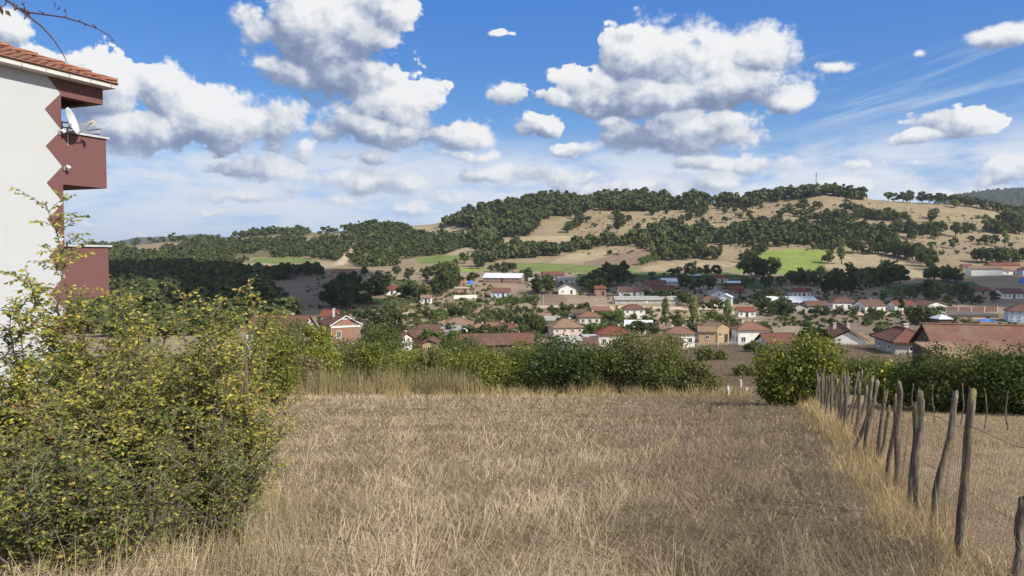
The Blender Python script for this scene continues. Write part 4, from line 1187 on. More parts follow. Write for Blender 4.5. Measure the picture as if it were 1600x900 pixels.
# --- woods: the trees nobody could count
def wood(polys, spacing_px, hpx, name='forest', holes=(), dens=1.0, shapes=('oak', 'broad'), seed=3):
    rg = np.random.default_rng(seed)
    Vs = []; Qs = []; o = 0
    kinds = [tree_proto_small(s, q) for s in shapes for q in range(3)]
    cnt = 0
    for poly, hp, sp in polys:
        P = np.array(poly); u0, v0 = P.min(0); u1, v1 = P.max(0)
        n = int((u1 - u0) * (v1 - v0) / (sp * sp * .34))
        uu = rg.uniform(u0, u1, n); vv = rg.uniform(v0, v1, n)
        m = inpoly(uu, vv, poly)
        for h in list(holes) + FIELDS:
            for q in ((0, .3, .55) if h in FIELDS else (0, .3)): m &= ~inpoly(uu, vv - hp * q, h)
        for u, v in zip(uu[m], vv[m]):
            p = pick(u, v, 200)
            H = hp * 1.3 * rg.uniform(.55, 1.35) * p[1] / F * rg.choice([1, 1, 1, 1.25])
            V, Q = kinds[rg.integers(len(kinds))]
            a = rg.uniform(0, 6.28); c, s = math.cos(a), math.sin(a); w = rg.uniform(.9, 1.25)
            W = np.stack([(V[:, 0] * c - V[:, 1] * s) * H * w + p[0], (V[:, 0] * s + V[:, 1] * c) * H * w + p[1], V[:, 2] * H + p[2] - .05 * H], -1)
            Vs.append(W); Qs.append(Q + o); o += len(V); cnt += 1
    if not Vs: return
    me = mesh_np(name, np.vstack(Vs), [np.vstack(Qs)], [FOREST()])
    tag(link(name, me), kind='stuff')
_sm = {}
def tree_proto_small(shape, q):
    if (shape, q) not in _sm:
        rg = np.random.default_rng(50 + q + len(shape) * 7)
        P, N, _ = crown_cloud(rg, 9, 130, shape)
        V, Q = leaf_cards(P, N, .17, rg)
        _sm[(shape, q)] = (V, Q)
    return _sm[(shape, q)]
def FOREST():
    def f(b):
        p = gpos(b)
        n = b.noise(p, .13, 3, .6); n2 = b.noise(p, .9, 2, .5)
        c = b.ramp(b.m('ADD', b.m('MULTIPLY', n, .75), b.m('MULTIPLY', n2, .25)), [(.32, (.044, .060, .025)), (.5, (.076, .094, .037)), (.68, (.128, .136, .052))])
        df = b.new('ShaderNodeBsdfDiffuse'); b.l.new(c, df.inputs[0]); return df.outputs[0]
    return material('forest_leaf', f)
LEFT = [
    ([(-90, 400), (165, 386), (300, 374), (450, 362), (500, 356), (630, 354), (640, 364), (690, 368), (742, 372), (740, 388), (690, 398), (640, 403), (560, 412), (528, 408), (470, 402), (400, 404), (385, 411), (355, 424), (250, 425), (165, 425), (-90, 430)], 7.5, 5.4),
    ([(-90, 432), (165, 428), (250, 425), (355, 424), (420, 428), (500, 424), (505, 431), (470, 432), (425, 440), (412, 478), (250, 480), (165, 480), (-60, 480)], 13, 7.5),
    ([(-60, 482), (165, 480), (300, 470), (415, 470), (470, 492), (460, 520), (165, 530), (0, 530)], 22, 16),
    ([(560, 412), (620, 410), (625, 416), (560, 420)], 10, 6.5),
    ([(450, 356), (520, 351), (600, 350), (640, 354), (600, 358)], 8, 5)]
FIELDS = [p for c, p in PATCH if c in (C_PALE, C_LIME, C_GREEN, C_PATH, C_PLOUGH)]
HOLES = [[(445, 378), (460, 371), (500, 365), (556, 363), (562, 370), (510, 376)], [(180, 392), (195, 385), (265, 378), (305, 380), (225, 396)], [(335, 380), (345, 373), (440, 367), (445, 374), (350, 380)],
         [(553, 380), (559, 380), (547, 404), (536, 414), (524, 414), (541, 398)], [(350, 402), (380, 398), (430, 392), (440, 398), (370, 408)], [(205, 412), (225, 410), (228, 420), (205, 420)], [(630, 356), (640, 354), (700, 352), (748, 360), (748, 368), (690, 366), (640, 362)]]
wood(LEFT, 6, 8, holes=HOLES)
TOP = [([(692, 352), (755, 326), (800, 318), (870, 308), (1000, 306), (1075, 308), (1108, 314), (1100, 330), (1000, 331), (935, 329), (880, 338), (842, 345), (828, 368), (785, 372), (745, 366), (715, 360)], 11.5, 6.6),
       ([(1108, 318), (1160, 312), (1200, 305), (1215, 314), (1175, 324), (1120, 326)], 11, 7.5),
       ([(1205, 308), (1250, 301), (1290, 298), (1335, 300), (1352, 308), (1350, 314), (1320, 308), (1285, 306), (1250, 312), (1210, 318)], 12.5, 6)]
wood(TOP, 6, 8, holes=[[(800, 330), (818, 322), (822, 326), (806, 334)], [(1040, 316), (1062, 314), (1060, 318), (1042, 319)]], seed=4)
MID = [([(742, 372), (775, 378), (770, 388), (800, 386), (900, 384), (960, 380), (1000, 368), (1030, 362), (1080, 360), (1180, 352), (1190, 360), (1130, 374), (1100, 382), (1095, 398), (1030, 398), (990, 384), (935, 386), (890, 398), (800, 406), (770, 408), (742, 396)], 12, 8),
       ([(1180, 354), (1215, 348), (1240, 358), (1290, 352), (1340, 358), (1395, 362), (1400, 384), (1340, 384), (1260, 384), (1195, 388), (1100, 382), (1130, 370)], 11, 8.5),
       ([(885, 334), (1000, 332), (1080, 331), (1180, 325), (1290, 312), (1360, 316), (1400, 330), (1400, 350), (1250, 345), (1100, 356), (1000, 362), (900, 362)], 8, 34),
       ([(1350, 320), (1500, 325), (1600, 345), (1600, 400), (1440, 400), (1400, 360)], 8, 40),
       ([(640, 355), (745, 364), (745, 368), (640, 362)], 7, 18), ([(450, 372), (500, 366), (555, 365), (560, 371), (470, 378)], 6, 18), ([(470, 440), (760, 420), (1000, 426), (1180, 430), (1000, 440), (700, 440)], 9, 30),
       ([(1225, 330), (1290, 326), (1330, 336), (1345, 346), (1290, 350), (1240, 346), (1215, 342)], 9, 15),
       ([(1255, 390), (1305, 388), (1300, 394), (1255, 393)], 11, 7), ([(1205, 392), (1245, 388), (1240, 395), (1212, 396)], 13, 9),
       ([(745, 398), (770, 400), (770, 412), (745, 408)], 12, 8)]
wood(MID, 6, 8, seed=5, holes=[[(1100, 358), (1180, 348), (1185, 352), (1110, 362)]])

# ---------------------------------------------------------------- the apartment building at the left edge
RED = lambda: plaster('oxblood_plaster', (.168, .082, .078), dirt=(.16, .07, .06), amt=.25)
def building():
    base = -4.75
    C = np.array([-11.70, 19.5, base])
    t = thing('apartment_building', 'white rendered apartment building with oxblood red zigzag edge, balconies and tiled hip roof', 'building', C, R(-22))
    def zc(u, v, y=0.0, x=0.0):
        Y = C[1] + .9272 * y - .3746 * x
        return ray(u, v)[1] * Y - base
    ze = zc(100, 112)
    m = MB(); m.box((-5.6, -6, ze / 2 - .6), (11.2, 12, ze + 1.2)); m.obj('wall', plaster('building_white_plaster', (.475, .492, .505), amt=.10), t)
    # zigzag border
    step = 56.6; k0 = 146.5
    m = MB()
    Z = lambda v: zc(100, v)
    x = .012
    m.prism([(0, -.43, Z(118)), (0, .0, Z(k0)), (0, .0, ze)][::1], (x, 0, 0))
    for i in range(9):
        a = k0 + i * step
        m.prism([(0, 0, Z(a)), (0, 0, Z(a + step)), (0, -.44, Z(a + step / 2))][::-1], (x, 0, 0))
    m.obj('zigzag_border', RED(), t)
    # top beam and balconies
    m = MB(); zb = zc(102, 151); m.box((-.125, .625, (zb + ze) / 2 + .02), (.25, 1.25, ze - zb)); m.box((-5.6, 1.13, (zb + ze) / 2 + .02), (10.7, .24, ze - zb)); m.obj('eaves_beam', RED(), t)
    tops = []
    for vt, vb in ((206, 288), (385, 467)):
        zt, zl = zc(102, vt), zc(102, vb)
        m = MB(); m.box((-.07, .655, (zt + zl) / 2), (.14, 1.31, zt - zl)); m.box((-2.1, 1.24, (zt + zl) / 2), (3.92, .14, zt - zl)); m.box((-2.1, .585, zl + .08), (3.92, 1.17, .16))
        b = m.obj('balcony', RED(), t)
        m = MB(); m.box((-.06, .69, zt + .025), (.22, 1.42, .05)); m.box((-2.2, 1.25, zt + .025), (4.06, .24, .05)); m.obj('coping', plain('grey_coping', (.55, .56, .56), .7), b)
        tops.append((zt, b))
    zt, b = tops[0]
    m = MB()
    for z in (.14, .27): m.tube([(-.05, .06, zt + z), (-.05, 1.24, zt + z), (-3.9, 1.24, zt + z)], .018, 6)
    for p in ((-.05, .06), (-.05, 1.24), (-.05, .65), (-1.3, 1.24), (-2.6, 1.24)): m.tube([(p[0], p[1], zt + .03), (p[0], p[1], zt + .29)], .018, 6)
    m.obj('railing', METAL(), b)
    # hip roof: fascia board, stepped tile courses, hip caps
    ox, ty, th = .36, 1.40, math.tan(R(21))
    zf = ray(188, 139)[1] * 20.66 - base
    x0, x1, y0, y1 = -11.55, ox, -12.4, ty
    m = MB(); m.box(((x0 + x1) / 2, (y0 + y1) / 2, zf + .065), (x1 - x0, y1 - y0, .13)); f = m.obj('eaves', plaster('eaves_white', (.62, .60, .55), amt=.5), t)
    g = MB()
    for y in np.arange(y0 + .6, y1, .62): g.box((x1 + .004, y, zf + .065), (.02, .012, .12))
    g.obj('gutter_joint', METAL(), f)
    half = (x1 - x0) / 2
    m = MB(); n = 22
    zt = zf + .13
    for i in range(n):
        s0 = half * i / n; s1 = half * (i + 1) / n + .03
        za, zb2 = zt + s0 * th, zt + s1 * th
        lift = .03
        def ring(s, z): return [(x1 - s, y1 - s, z), (x1 - s, y0 + s, z), (x0 + s, y0 + s, z), (x0 + s, y1 - s, z)]
        lo = ring(s0 - .03, za - .02); mid = ring(s0 - .03, za + lift); hi = ring(s1, zb2)
        m.add(lo + mid + hi, [], [(q, 4 + q, 4 + (q + 1) % 4, (q + 1) % 4) for q in range(4)] + [(4 + q, 8 + q, 8 + (q + 1) % 4, 4 + (q + 1) % 4) for q in range(4)])
    # rounded tile rolls on the side towards the field
    for y in np.arange(y0 + .3, y1 - .05, .23):
        smax = min(y - y0, y1 - y) - .05
        smax = min(smax, half)
        if smax < .1: continue
        m.tube([(x1 + .03 - 0, y, zt + .02), (x1 - smax, y, zt + .02 + smax * th)], .030, 6)
    rf = m.obj('roof', tiles('building_roof_tile', (.33, .155, .095), (.24, .11, .07), (.21, .125, .085), .3), t)
    m = MB()
    for i in range(14):
        s0 = .44 * i; s1 = s0 + .47
        m.tube([(x1 - s0, y1 - s0, zt + .045 + s0 * th + .012), (x1 - s1, y1 - s1, zt + .045 + s1 * th - .012)], [.10, .075], 8)
    m.obj('hip_cap', tiles('hip_cap_tile', (.40, .18, .115), (.31, .135, .085), (.26, .15, .105), .3), rf)
    # dish on the balcony railing
    P = Vector(C) + Matrix.Rotation(R(-22), 3, 'Z') @ Vector((.14, .18, 0))
    zd = zc(108, 190, .18, .14)
    dsh = thing('satellite_dish', 'pale satellite dish with receiver arm on the upper balcony railing', 'satellite dish', (P.x, P.y, base + zd))
    ax = Vector((.95, .20, .30)).normalized(); rot = ax.to_track_quat('Z', 'Y').to_matrix()
    nr, na = 7, 28; V = []; 
    for side in (0, 1):
        for i in range(nr + 1):
            r = .36 * i / nr
            for j in range(na):
                a = j / na * 2 * math.pi
                V.append(rot @ Vector((r * math.cos(a), r * math.sin(a), .10 * (r / .36) ** 2 - .05 - side * .012)))
    Q = []
    for side in (0, 1):
        o = side * (nr + 1) * na
        for i in range(nr):
            for j in range(na):
                q = (o + i * na + j, o + i * na + (j + 1) % na, o + (i + 1) * na + (j + 1) % na, o + (i + 1) * na + j)
                Q.append(q if side == 0 else q[::-1])
    o = nr * na; o2 = (nr + 1) * na + nr * na
    Q += [(o + j, o + (j + 1) % na, o2 + (j + 1) % na, o2 + j) for j in range(na)]
    link('dish', mesh_np('dish', [tuple(v) for v in V], [np.array(Q)], [plain('dish_grey_paint', (.62, .64, .63), .5, .4, 0, .06)], None, None, True), dsh)
    low = rot @ Vector((0, -.34, .04)); tip = rot @ Vector((0, -.14, .52))
    if low.z > 0: low = rot @ Vector((0, .34, .04)); tip = rot @ Vector((0, .14, .52))
    m = MB(); m.tube([low, tip], .014, 6); m.obj('receiver_arm', METAL(), dsh)
    m = MB(); m.tube([tip, tip - ax * .12], [.045, .03], 8); m.box(tip + Vector((0, 0, -.05)), (.06, .06, .1)); m.obj('receiver', plain('receiver_cream', (.6, .55, .42), .5), dsh)
    m = MB(); m.tube([(0, 0, -.06), (-.12, .02, -.18), (-.14, .05, -.62)], .022, 6); m.obj('bracket', METAL(), dsh)
    for (u, v, y, lab) in ((105, 263, .05, 'small wall lamp low on the side of the upper balcony'), (98, 207, -.06, 'small wall camera beside the satellite dish at the balcony top')):
        z = zc(u, v, y, .1); q = Vector(C) + Matrix.Rotation(R(-22), 3, 'Z') @ Vector((0, y, 0))
        l = thing('wall_fixture', lab, 'wall lamp', (q.x, q.y, base + z), R(-22))  # the one beside the dish is a small camera, built like the lamp
        m = MB(); m.box((.02, 0, 0), (.04, .08, .1)); m.tube([(.04, 0, 0), (.12, .02, .04)], .014, 5); m.obj('bracket', METAL(), l)
        m = MB(); m.tube([(.10, .0, .07), (.16, .05, .0)], [.03, .05], 8); m.obj('fixture_hood', FRAME(), l)
building()

# ---------------------------------------------------------------- fence of crooked posts on the right
def POSTW():
    def f(b):
        p = opos(b)
        n = b.noise(b.vm('MULTIPLY', p, (14, 14, 1.2)), 2.5, 6, .7); n2 = b.noise(p, 3.2, 4, .6); n3 = b.noise(p, 17, 4, .6)
        c = b.ramp(n, [(.32, (.045, .038, .032)), (.5, (.135, .115, .092)), (.72, (.29, .26, .215))])
        c = b.mix(b.m('MULTIPLY', b.maprange(n2, .5, .62), b.maprange(n3, .45, .6)), c, (.27, .24, .06))
        c = b.mix(b.m('MULTIPLY', b.maprange(n2, .42, .3), b.maprange(n3, .5, .62)), c, (.36, .35, .29))
        return pbr(b, c, .95, .1, 0, bump(b, b.m('ADD', n, b.m('MULTIPLY', n3, .4)), 1.0, .02))
    return material('weathered_post_wood', f)
def crooked(L, r0, r1, lean, rg, n=14, sides=9, knots=True, split=False):
    """a trunk-like post from the ground up, tapering, bent and knotted"""
    z = np.linspace(-.25, L, n); f = np.clip(z / L, 0, 1)
    k1, k2 = rg.uniform(-.05, .05, 2), rg.uniform(-.02, .02, 2)
    x = lean[0] * f + k1[0] * np.sin(f * 3.1) + k2[0] * np.sin(f * 9 + rg.uniform(0, 6))
    y = lean[1] * f + k1[1] * np.sin(f * 3.1) + k2[1] * np.sin(f * 8)
    r = (r0 + (r1 - r0) * f) * (1 + .10 * np.sin(z * 9 + rg.uniform(0, 6)) + rg.normal(0, .05, n))
    V, Q, T = tube_arrays(np.stack([x, y, z], -1), r, sides)
    V = V.reshape(n, sides, 3)
    cen = V.mean(1, keepdims=True)
    V = cen + (V - cen) * (1 + rg.normal(0, .12, (1, sides, 1)) + rg.normal(0, .05, (n, sides, 1)))
    V[-1, :, 2] += rg.uniform(-.03, .05, sides)
    return V.reshape(-1, 3), Q, T
NEARPOST = [  # foot u, v, top u, v, foot radius, what tells it apart
    (1583, 905, 1601, 783, .055, 'thick fence post cut by the lower right corner'),
    (1494, 881, 1520, 609, .050, 'tall yellow-lichened fence post, first whole one from the right'),
    (1455, 836, 1497, 614, .047, 'fence post leaning right, second whole one from the right'),
    (1430, 813, 1444, 611, .047, 'fence post with a pale gnarled top, touching a darker one'),
    (1419, 809, 1436, 632, .045, 'dark post tied behind the pale gnarled one'),
    (1398, 760, 1404, 596, .050, 'straight thick fence post with flat top'),
    (1385, 756, 1397, 617, .045, 'short fence post just left of the straight thick one'),
    (1369, 726, 1386, 634, .040, 'dark leaning post crossing behind the straight thick one'),
    (1371, 722, 1382, 611, .042, 'slim grey fence post between two dark leaning ones'),
    (1350, 720, 1373, 596, .046, 'dark fence post leaning right with pointed top'),
    (1335, 715, 1362, 588, .048, 'long dark fence post leaning strongly right'),
    (1328, 692, 1356, 602, .045, 'dark leaning post close behind the long leaning one'),
    (1320, 673, 1344, 583, .040, 'pale thin post leaning right over its neighbours'),
    (1330, 664, 1348, 579, .036, 'thin pale post top rising above the leaning posts'),
]
FARPOST = [(1316, 658, 1327, 590), (1309.5, 656, 1314, 585), (1317, 644, 1320, 587), (1298.6, 649, 1304, 586), (1292, 645, 1294, 586), (1285.5, 641, 1288, 589),
           (1280, 637, 1281.6, 590), (1276, 636, 1276, 587), (1271, 633, 1270, 586), (1264.5, 629, 1263, 585), (1302, 650, 1309, 592), (1268, 631, 1267, 589), (1261, 627, 1260, 586)]
FENCE_PTS = []
rgp = np.random.default_rng(5)
def post(u0, v0, u1, v1, r, name, label, cat, group=None, mat=POSTW, r1=None):
    p = pick(u0, v0, 3)
    top = at(u1, v1, p[1]); L = top[2] - p[2]
    V, Q, T = crooked(L, r * .76, r1 or r * .60, (top[0] - p[0], rgp.uniform(-.08, .08)), rgp)
    o = link(name, mesh_np(name, V, [T, Q], [mat()], None, None, True), None, p)
    tag(o, label, cat, group)
    return p
for (a, b_, c, d_, r, lab) in NEARPOST:
    FENCE_PTS.append(post(a, b_, c, d_, r, 'fence_post', lab, 'fence post', 'rough wooden fence posts'))
for (a, b_, c, d_) in FARPOST:
    post(a, b_, c, d_, .05, 'fence_post', 'grey wooden post in the close-set far end of the fence', 'fence post', 'rough wooden fence posts')
for q in range(17):
    Y = 15.0 + 21 * (q / 16) + rgp.uniform(-.4, .4); X = 3.66 + (Y - 6.08) * .357 + rgp.uniform(-.08, .12)
    ub, vb = project(X, Y, float(terr(X, Y))); L = rgp.uniform(1.2, 1.55); ut, vt = project(X + rgp.normal(.06, .10), Y, float(terr(X, Y)) + L)
    post(float(ub), float(vb), float(ut), float(vt), .05, 'fence_post', 'grey wooden post in the close-set far end of the fence', 'fence post', 'rough wooden fence posts')
for (a, b_, c, d_, lab) in ((1426, 647, 1426, 600, 'thin stake behind the straight thick fence post'), (1460, 660, 1454, 602, 'thin slanting stake in the second row before the dark bushes'),
                      (1502, 664, 1503, 600, 'thin upright stake behind the two tall lichened posts'), (1538, 670, 1540, 609, 'second thin stake from the right before the dark bushes'), (1575, 673, 1575, 612, 'rightmost thin stake before the dark bushes'),
                      (1352, 640, 1352, 590, 'thin stake seen over the far fence posts'), (1470, 640, 1478, 625, 'short broken stick leaning by the dark bushes')):
    post(a, b_, c, d_, .022, 'stake', lab, 'stake', 'thin stakes along the dark bushes', r1=.016)
for (a, b_, c, d_, lab) in ((1137, 620, 1137, 604, 'white concrete post at the end of the field, leftmost'), (1167, 614, 1167, 606, 'short white concrete post in the middle of the field end'), (1194, 620, 1194, 605, 'white concrete post beside the round leafy bush'),
                      (1157, 606, 1157, 594, 'white concrete post a little behind at the foot of the hillock')):
    post(a, b_, c, d_, .07, 'concrete_post', lab, 'post', 'white concrete posts', lambda: plain('white_concrete', (.62, .60, .54), .9, .1, 0, .2), .07)
for u, v in ((1047, 545), (1059, 543), (1072, 541), (1122, 540), (1137, 538), (1150, 536), (1170, 535)):
    p = pick(u, v + 1, 55)
    m = MB(); m.tube([(0, 0, -.3), (0, 0, 1.0)], .07, 6)
    tag(m.obj('concrete_post', plain('white_concrete', (.62, .60, .54), .9, .1, 0, .2), None, False, loc=p), 'pale small post of the wire fence on top of the hillock', 'post', 'posts on the hillock')

FX = lambda Y: 3.66 + (Y - 6.08) * .357
def netting():
    t = thing('wire_netting', 'rusty hexagonal chicken wire hung along the crooked posts', 'wire netting', (FX(5), 5, float(terr(FX(5), 5))))
    o = np.array(t.location)
    cw = .088; ch = .094; V = []; Q = []; n = 0
    dirv = np.array([.357, 1.0]); dirv /= np.linalg.norm(dirv); L = 17.5; Htop = 1.12
    nx, nz = int(L / cw), int(Htop / (ch * .75))
    def P(s, z):
        Y = 3.9 + s * dirv[1]; X = FX(Y) + .07 + .03 * math.sin(s * 2.3) + .012 * math.sin(s * 9 + z * 7)
        return np.array([X, Y, float(terr(X, Y)) + .02 + z - .05 * abs(math.sin(s * 1.7)) * (z / Htop)]) - o
    segs = []
    for r in range(nz):
        zb = r * ch * .75
        for c in range(nx):
            s = c * cw + (cw / 2 if r % 2 else 0)
            a = P(s, zb); b = P(s + cw / 2, zb + ch * .25); d = P(s + cw, zb); e = P(s + cw / 2, zb + ch * .75)
            segs += [(a, b), (b, d), (b, e)]
    A = np.array([s[0] for s in segs]); B = np.array([s[1] for s in segs])
    T = B - A; T /= np.linalg.norm(T, axis=1)[:, None]
    up = np.tile(np.array([0.93, -.33, .1]), (len(T), 1)); U = np.cross(T, up); U /= np.linalg.norm(U, axis=1)[:, None]; W = np.cross(T, U)
    r = .0011
    ring = [U, -U * .5 + W * .87, -U * .5 - W * .87]
    V = np.concatenate([np.stack([A + q * r for q in ring], 1), np.stack([B + q * r for q in ring], 1)], 1).reshape(-1, 3)
    b0 = np.arange(len(A))[:, None] * 6
    Q = np.concatenate([b0 + np.array([[0, 1, 4, 3]]), b0 + np.array([[1, 2, 5, 4]]), b0 + np.array([[2, 0, 3, 5]])])
    rust = plain('rusty_wire', (.16, .10, .065), .8, .3, .2, .5, 5)
    link('mesh', mesh_np('mesh', V, [Q], [rust]), t)
    m = MB()
    for z in (.12, .60, 1.12):
        m.tube([P(s, z) for s in np.arange(0, L, .5)], .0019, 4, False)
    m.obj('straining_wire', rust, t)
netting()

# ---------------------------------------------------------------- shrubs at the end of the field and beyond
PAL = {
    'thicket': ([(0.240, 0.264, 0.060), (0.372, 0.360, 0.078), (0.528, 0.468, 0.096), (0.620, 0.528, 0.108), (0.144, 0.174, 0.048), (0.504, 0.288, 0.120)], [.26, .27, .22, .09, .13, .03]),
    'thicketgreen': ([(0.102, 0.138, 0.042), (0.156, 0.198, 0.054), (0.240, 0.270, 0.066), (0.408, 0.384, 0.090), (0.576, 0.468, 0.096)], [.24, .30, .24, .15, .07]),
    'green': ([(0.079, 0.096, 0.031), (0.117, 0.141, 0.040), (0.161, 0.185, 0.054), (0.236, 0.230, 0.074)], [.3, .35, .25, .1]),
    'dark': ([(0.041, 0.065, 0.022), (0.061, 0.096, 0.029), (0.094, 0.133, 0.041), (0.174, 0.189, 0.058)], [.35, .35, .22, .08]),
    'olive': ([(0.123, 0.138, 0.051), (0.174, 0.181, 0.065), (0.246, 0.225, 0.087), (0.319, 0.246, 0.116)], [.3, .35, .25, .1]),
    'yellow': ([(0.232, 0.261, 0.051), (0.348, 0.348, 0.065), (0.464, 0.406, 0.080), (0.145, 0.181, 0.043)], [.3, .3, .2, .2]),
    'lime': ([(0.161, 0.185, 0.040), (0.236, 0.255, 0.054), (0.341, 0.332, 0.068), (0.109, 0.128, 0.040)], [.3, .35, .15, .2]),
    'dry': ([(.22, .17, .10), (.30, .23, .13), (.17, .13, .08), (.16, .16, .06)], [.3, .3, .25, .15]),
}
def palette(name, n, rg):
    c, w = PAL[name]; c = np.array(c); i = rg.choice(len(c), n, p=np.array(w) / sum(w))
    return c[i] * rg.uniform(.85, 1.15, (n, 1))
def mid_shrub(u, v, wpx, hpx, pal, label, d=None, n=8000, leaf=.085, name='shrub', seed=0, shape='bush', blobs=26, group=None):
    rg = np.random.default_rng(300 + seed)
    p = pick(u, v, 6) if d is None else at(u, v, d)
    if d is not None: p[2] = min(p[2], float(terr(p[0], p[1])) + .3)
    k = p[1] / F; W, H = wpx * k * 1.08, hpx * k * 1.15
    P, N, bl = crown_cloud(rg, blobs, n, shape)
    rx = {'bush': .62, 'oak': .46, 'tall': .32, 'broad': .6}[shape]
    S = np.array([W / (2 * rx), W / (2 * rx) * .8, H])
    ragged = rg.random(len(P)) < .22
    P = P * S; P[ragged] += N[ragged] * rg.uniform(.05, .35, (ragged.sum(), 1)) * min(1, H / 3)
    V, Q = leaf_cards(P, N, leaf, rg, 1.3, .8)
    col = np.repeat(palette(pal, len(P), rg), 4, 0)
    t = thing(name, label, {'shrub': 'shrub', 'garden_tree': 'tree', 'willow_tree': 'tree'}.get(name, 'tree'), p, 0, group)
    link('foliage', mesh_np('foliage', V, [Q], [L_NEAR()], None, col), t)
    m = MB()
    for c, rb in bl[:14]:
        q = c * S; b0 = np.array([q[0] * .12, q[1] * .12, -.3])
        m.tube([b0, b0 * .4 + q * .45 + (0, 0, H * .08), q], [.05, .035, .012], 5)
    m.obj('stems', BARK(), t)
    return t
S_ = mid_shrub
S_(470, 612, 95, 52, 'dry', 'dry olive shrub at the left end of the field edge', seed=1)
S_(545, 608, 120, 70, 'olive', 'wide olive-brown shrub at the field edge below the brick house', seed=2)
S_(625, 606, 120, 50, 'dry', 'yellowing low shrub in the middle left of the field edge', seed=3)
S_(738, 614, 118, 66, 'lime', 'rounded bright green shrub with dry reeds at its sides', seed=4, n=9000)
S_(868, 616, 118, 82, 'dark', 'dark glossy shrub with black gap at its foot, centre of the field edge', seed=5, n=9000)
S_(935, 614, 90, 70, 'green', 'fresh green shrub between the dark glossy one and the tallest one', seed=6)
S_(1005, 610, 140, 96, 'olive', 'tallest olive green shrub of the field edge, in front of the red roofs', d=47, seed=7, n=11000, blobs=34)
S_(1020, 614, 110, 62, 'green', 'low dark green shrub at the foot of the tallest one', seed=8)
S_(1088, 617, 74, 50, 'olive', 'small rounded shrub at the right end of the field edge', seed=9)
S_(800, 606, 70, 60, 'dry', 'straw coloured dry bush of tall stalks beside the rounded green shrub', seed=10, n=5000)
S_(690, 592, 90, 55, 'lime', 'light green shrub behind the dry stalks', d=52, seed=11)
S_(580, 585, 100, 60, 'green', 'green shrub behind the olive-brown one, right of the brick house', d=60, seed=12)
S_(650, 575, 110, 52, 'olive', 'olive shrub in front of the white walled red roof house', d=64, seed=13)
S_(770, 575, 120, 42, 'green', 'green shrub below the long dark barn', d=62, seed=14)
S_(850, 568, 80, 34, 'olive', 'low olive shrub left of the white grey-roofed barn', d=66, seed=15)
S_(930, 575, 70, 45, 'green', 'green shrub right below the white grey-roofed barn', d=60, seed=16)
S_(495, 566, 46, 84, 'yellow', 'narrow yellowing tree right before the brick house', d=78, seed=17, name='garden_tree', shape='tall', leaf=.12, n=5000)
S_(445, 545, 110, 82, 'olive', 'grey-olive tree crown standing over the long red roof', d=100, seed=18, name='garden_tree', shape='oak', leaf=.14, n=6000)
S_(600, 560, 76, 56, 'green', 'fresh green tree beside the street lamp', d=105, seed=19, name='garden_tree', shape='oak', leaf=.14, n=5000)
S_(720, 566, 90, 52, 'green', 'green tree in front of the long dark barn gable', d=95, seed=20, name='garden_tree', shape='broad', leaf=.13, n=5000)
S_(560, 575, 70, 48, 'dark', 'dark shrub under the balcony of the brick house', d=85, seed=21)
S_(430, 600, 90, 110, 'lime', 'light green shrub between the foreground thicket and the field edge', d=30, seed=22, leaf=.06)
for q, (u, v, w, h, d, pl, lab) in enumerate([
    (505, 600, 70, 66, 50, 'yellow', 'yellow-brown shrub between the dry olive one and the wide olive-brown one'), (585, 602, 60, 64, 49, 'lime', 'light green shrub at the right side of the wide olive-brown one'), (668, 604, 60, 56, 49, 'olive', 'olive shrub just left of the rounded bright green one'),
    (815, 600, 56, 70, 51, 'lime', 'upright light green shrub left of the dark glossy one'), (540, 588, 90, 62, 70, 'olive', 'olive bush under the street lamp'), (620, 578, 70, 62, 80, 'green', 'green bush under the white walled red roof house'), (690, 572, 80, 52, 78, 'dark', 'dark bush before the small brown gabled shed'),
    (745, 566, 70, 44, 84, 'olive', 'olive bush before the left half of the long dark barn'), (800, 562, 70, 42, 88, 'dark', 'dark bush at the right end of the long dark barn'), (838, 555, 66, 42, 100, 'green', 'green bush left of the white grey-roofed barn gable'), (965, 570, 80, 66, 58, 'dark', 'dark crown left behind the tallest shrub'),
    (1045, 596, 80, 74, 52, 'olive', 'olive shrub on the right shoulder of the tallest one'), (640, 590, 60, 56, 56, 'yellow', 'yellowish bush behind the low yellowing shrub'), (760, 590, 90, 54, 55, 'lime', 'light green bush behind the rounded bright green one'), (895, 585, 90, 62, 54, 'green', 'green bush behind the dark glossy shrub'),
    (460, 580, 80, 76, 62, 'olive', 'grey-olive bush below the long red roof'), (425, 575, 70, 60, 60, 'green', 'green bush at the right rim of the thicket, below the long red roof')]):
    S_(u, v, w, h, pl, lab, d=d, seed=60 + q, n=5000, leaf=.085 if d < 60 else .11)
# right hand side
S_(1252, 634, 132, 104, 'lime', 'round leafy bush with large bright leaves at the far end of the fence', seed=23, n=15000, leaf=.075, blobs=34)
S_(1228, 634, 72, 62, 'dark', 'dark low bush at the left foot of the round leafy bush', seed=24, n=4000)
S_(1350, 614, 90, 55, 'green', 'low green bush on the hillock side behind the far posts', d=46, seed=25)
S_(1395, 634, 84, 58, 'yellow', 'yellow-green bush behind the leaning posts', d=30, seed=26, n=5000)
S_(1452, 650, 120, 98, 'dark', 'dark bush behind the second row stakes, left of the large one', d=27, seed=27, n=9000, leaf=.06)
S_(1520, 658, 160, 112, 'green', 'large dense bush in front of the long old barn', d=25.5, seed=28, n=14000, leaf=.055, blobs=36)
S_(1600, 664, 150, 112, 'dark', 'dark dense bush at the right edge of the picture', d=24, seed=29, n=12000, leaf=.055, blobs=32)
S_(1560, 560, 120, 18, 'olive', 'grey-leaved climber on the white wall under the old tiled roof', d=52, seed=30, n=4000)
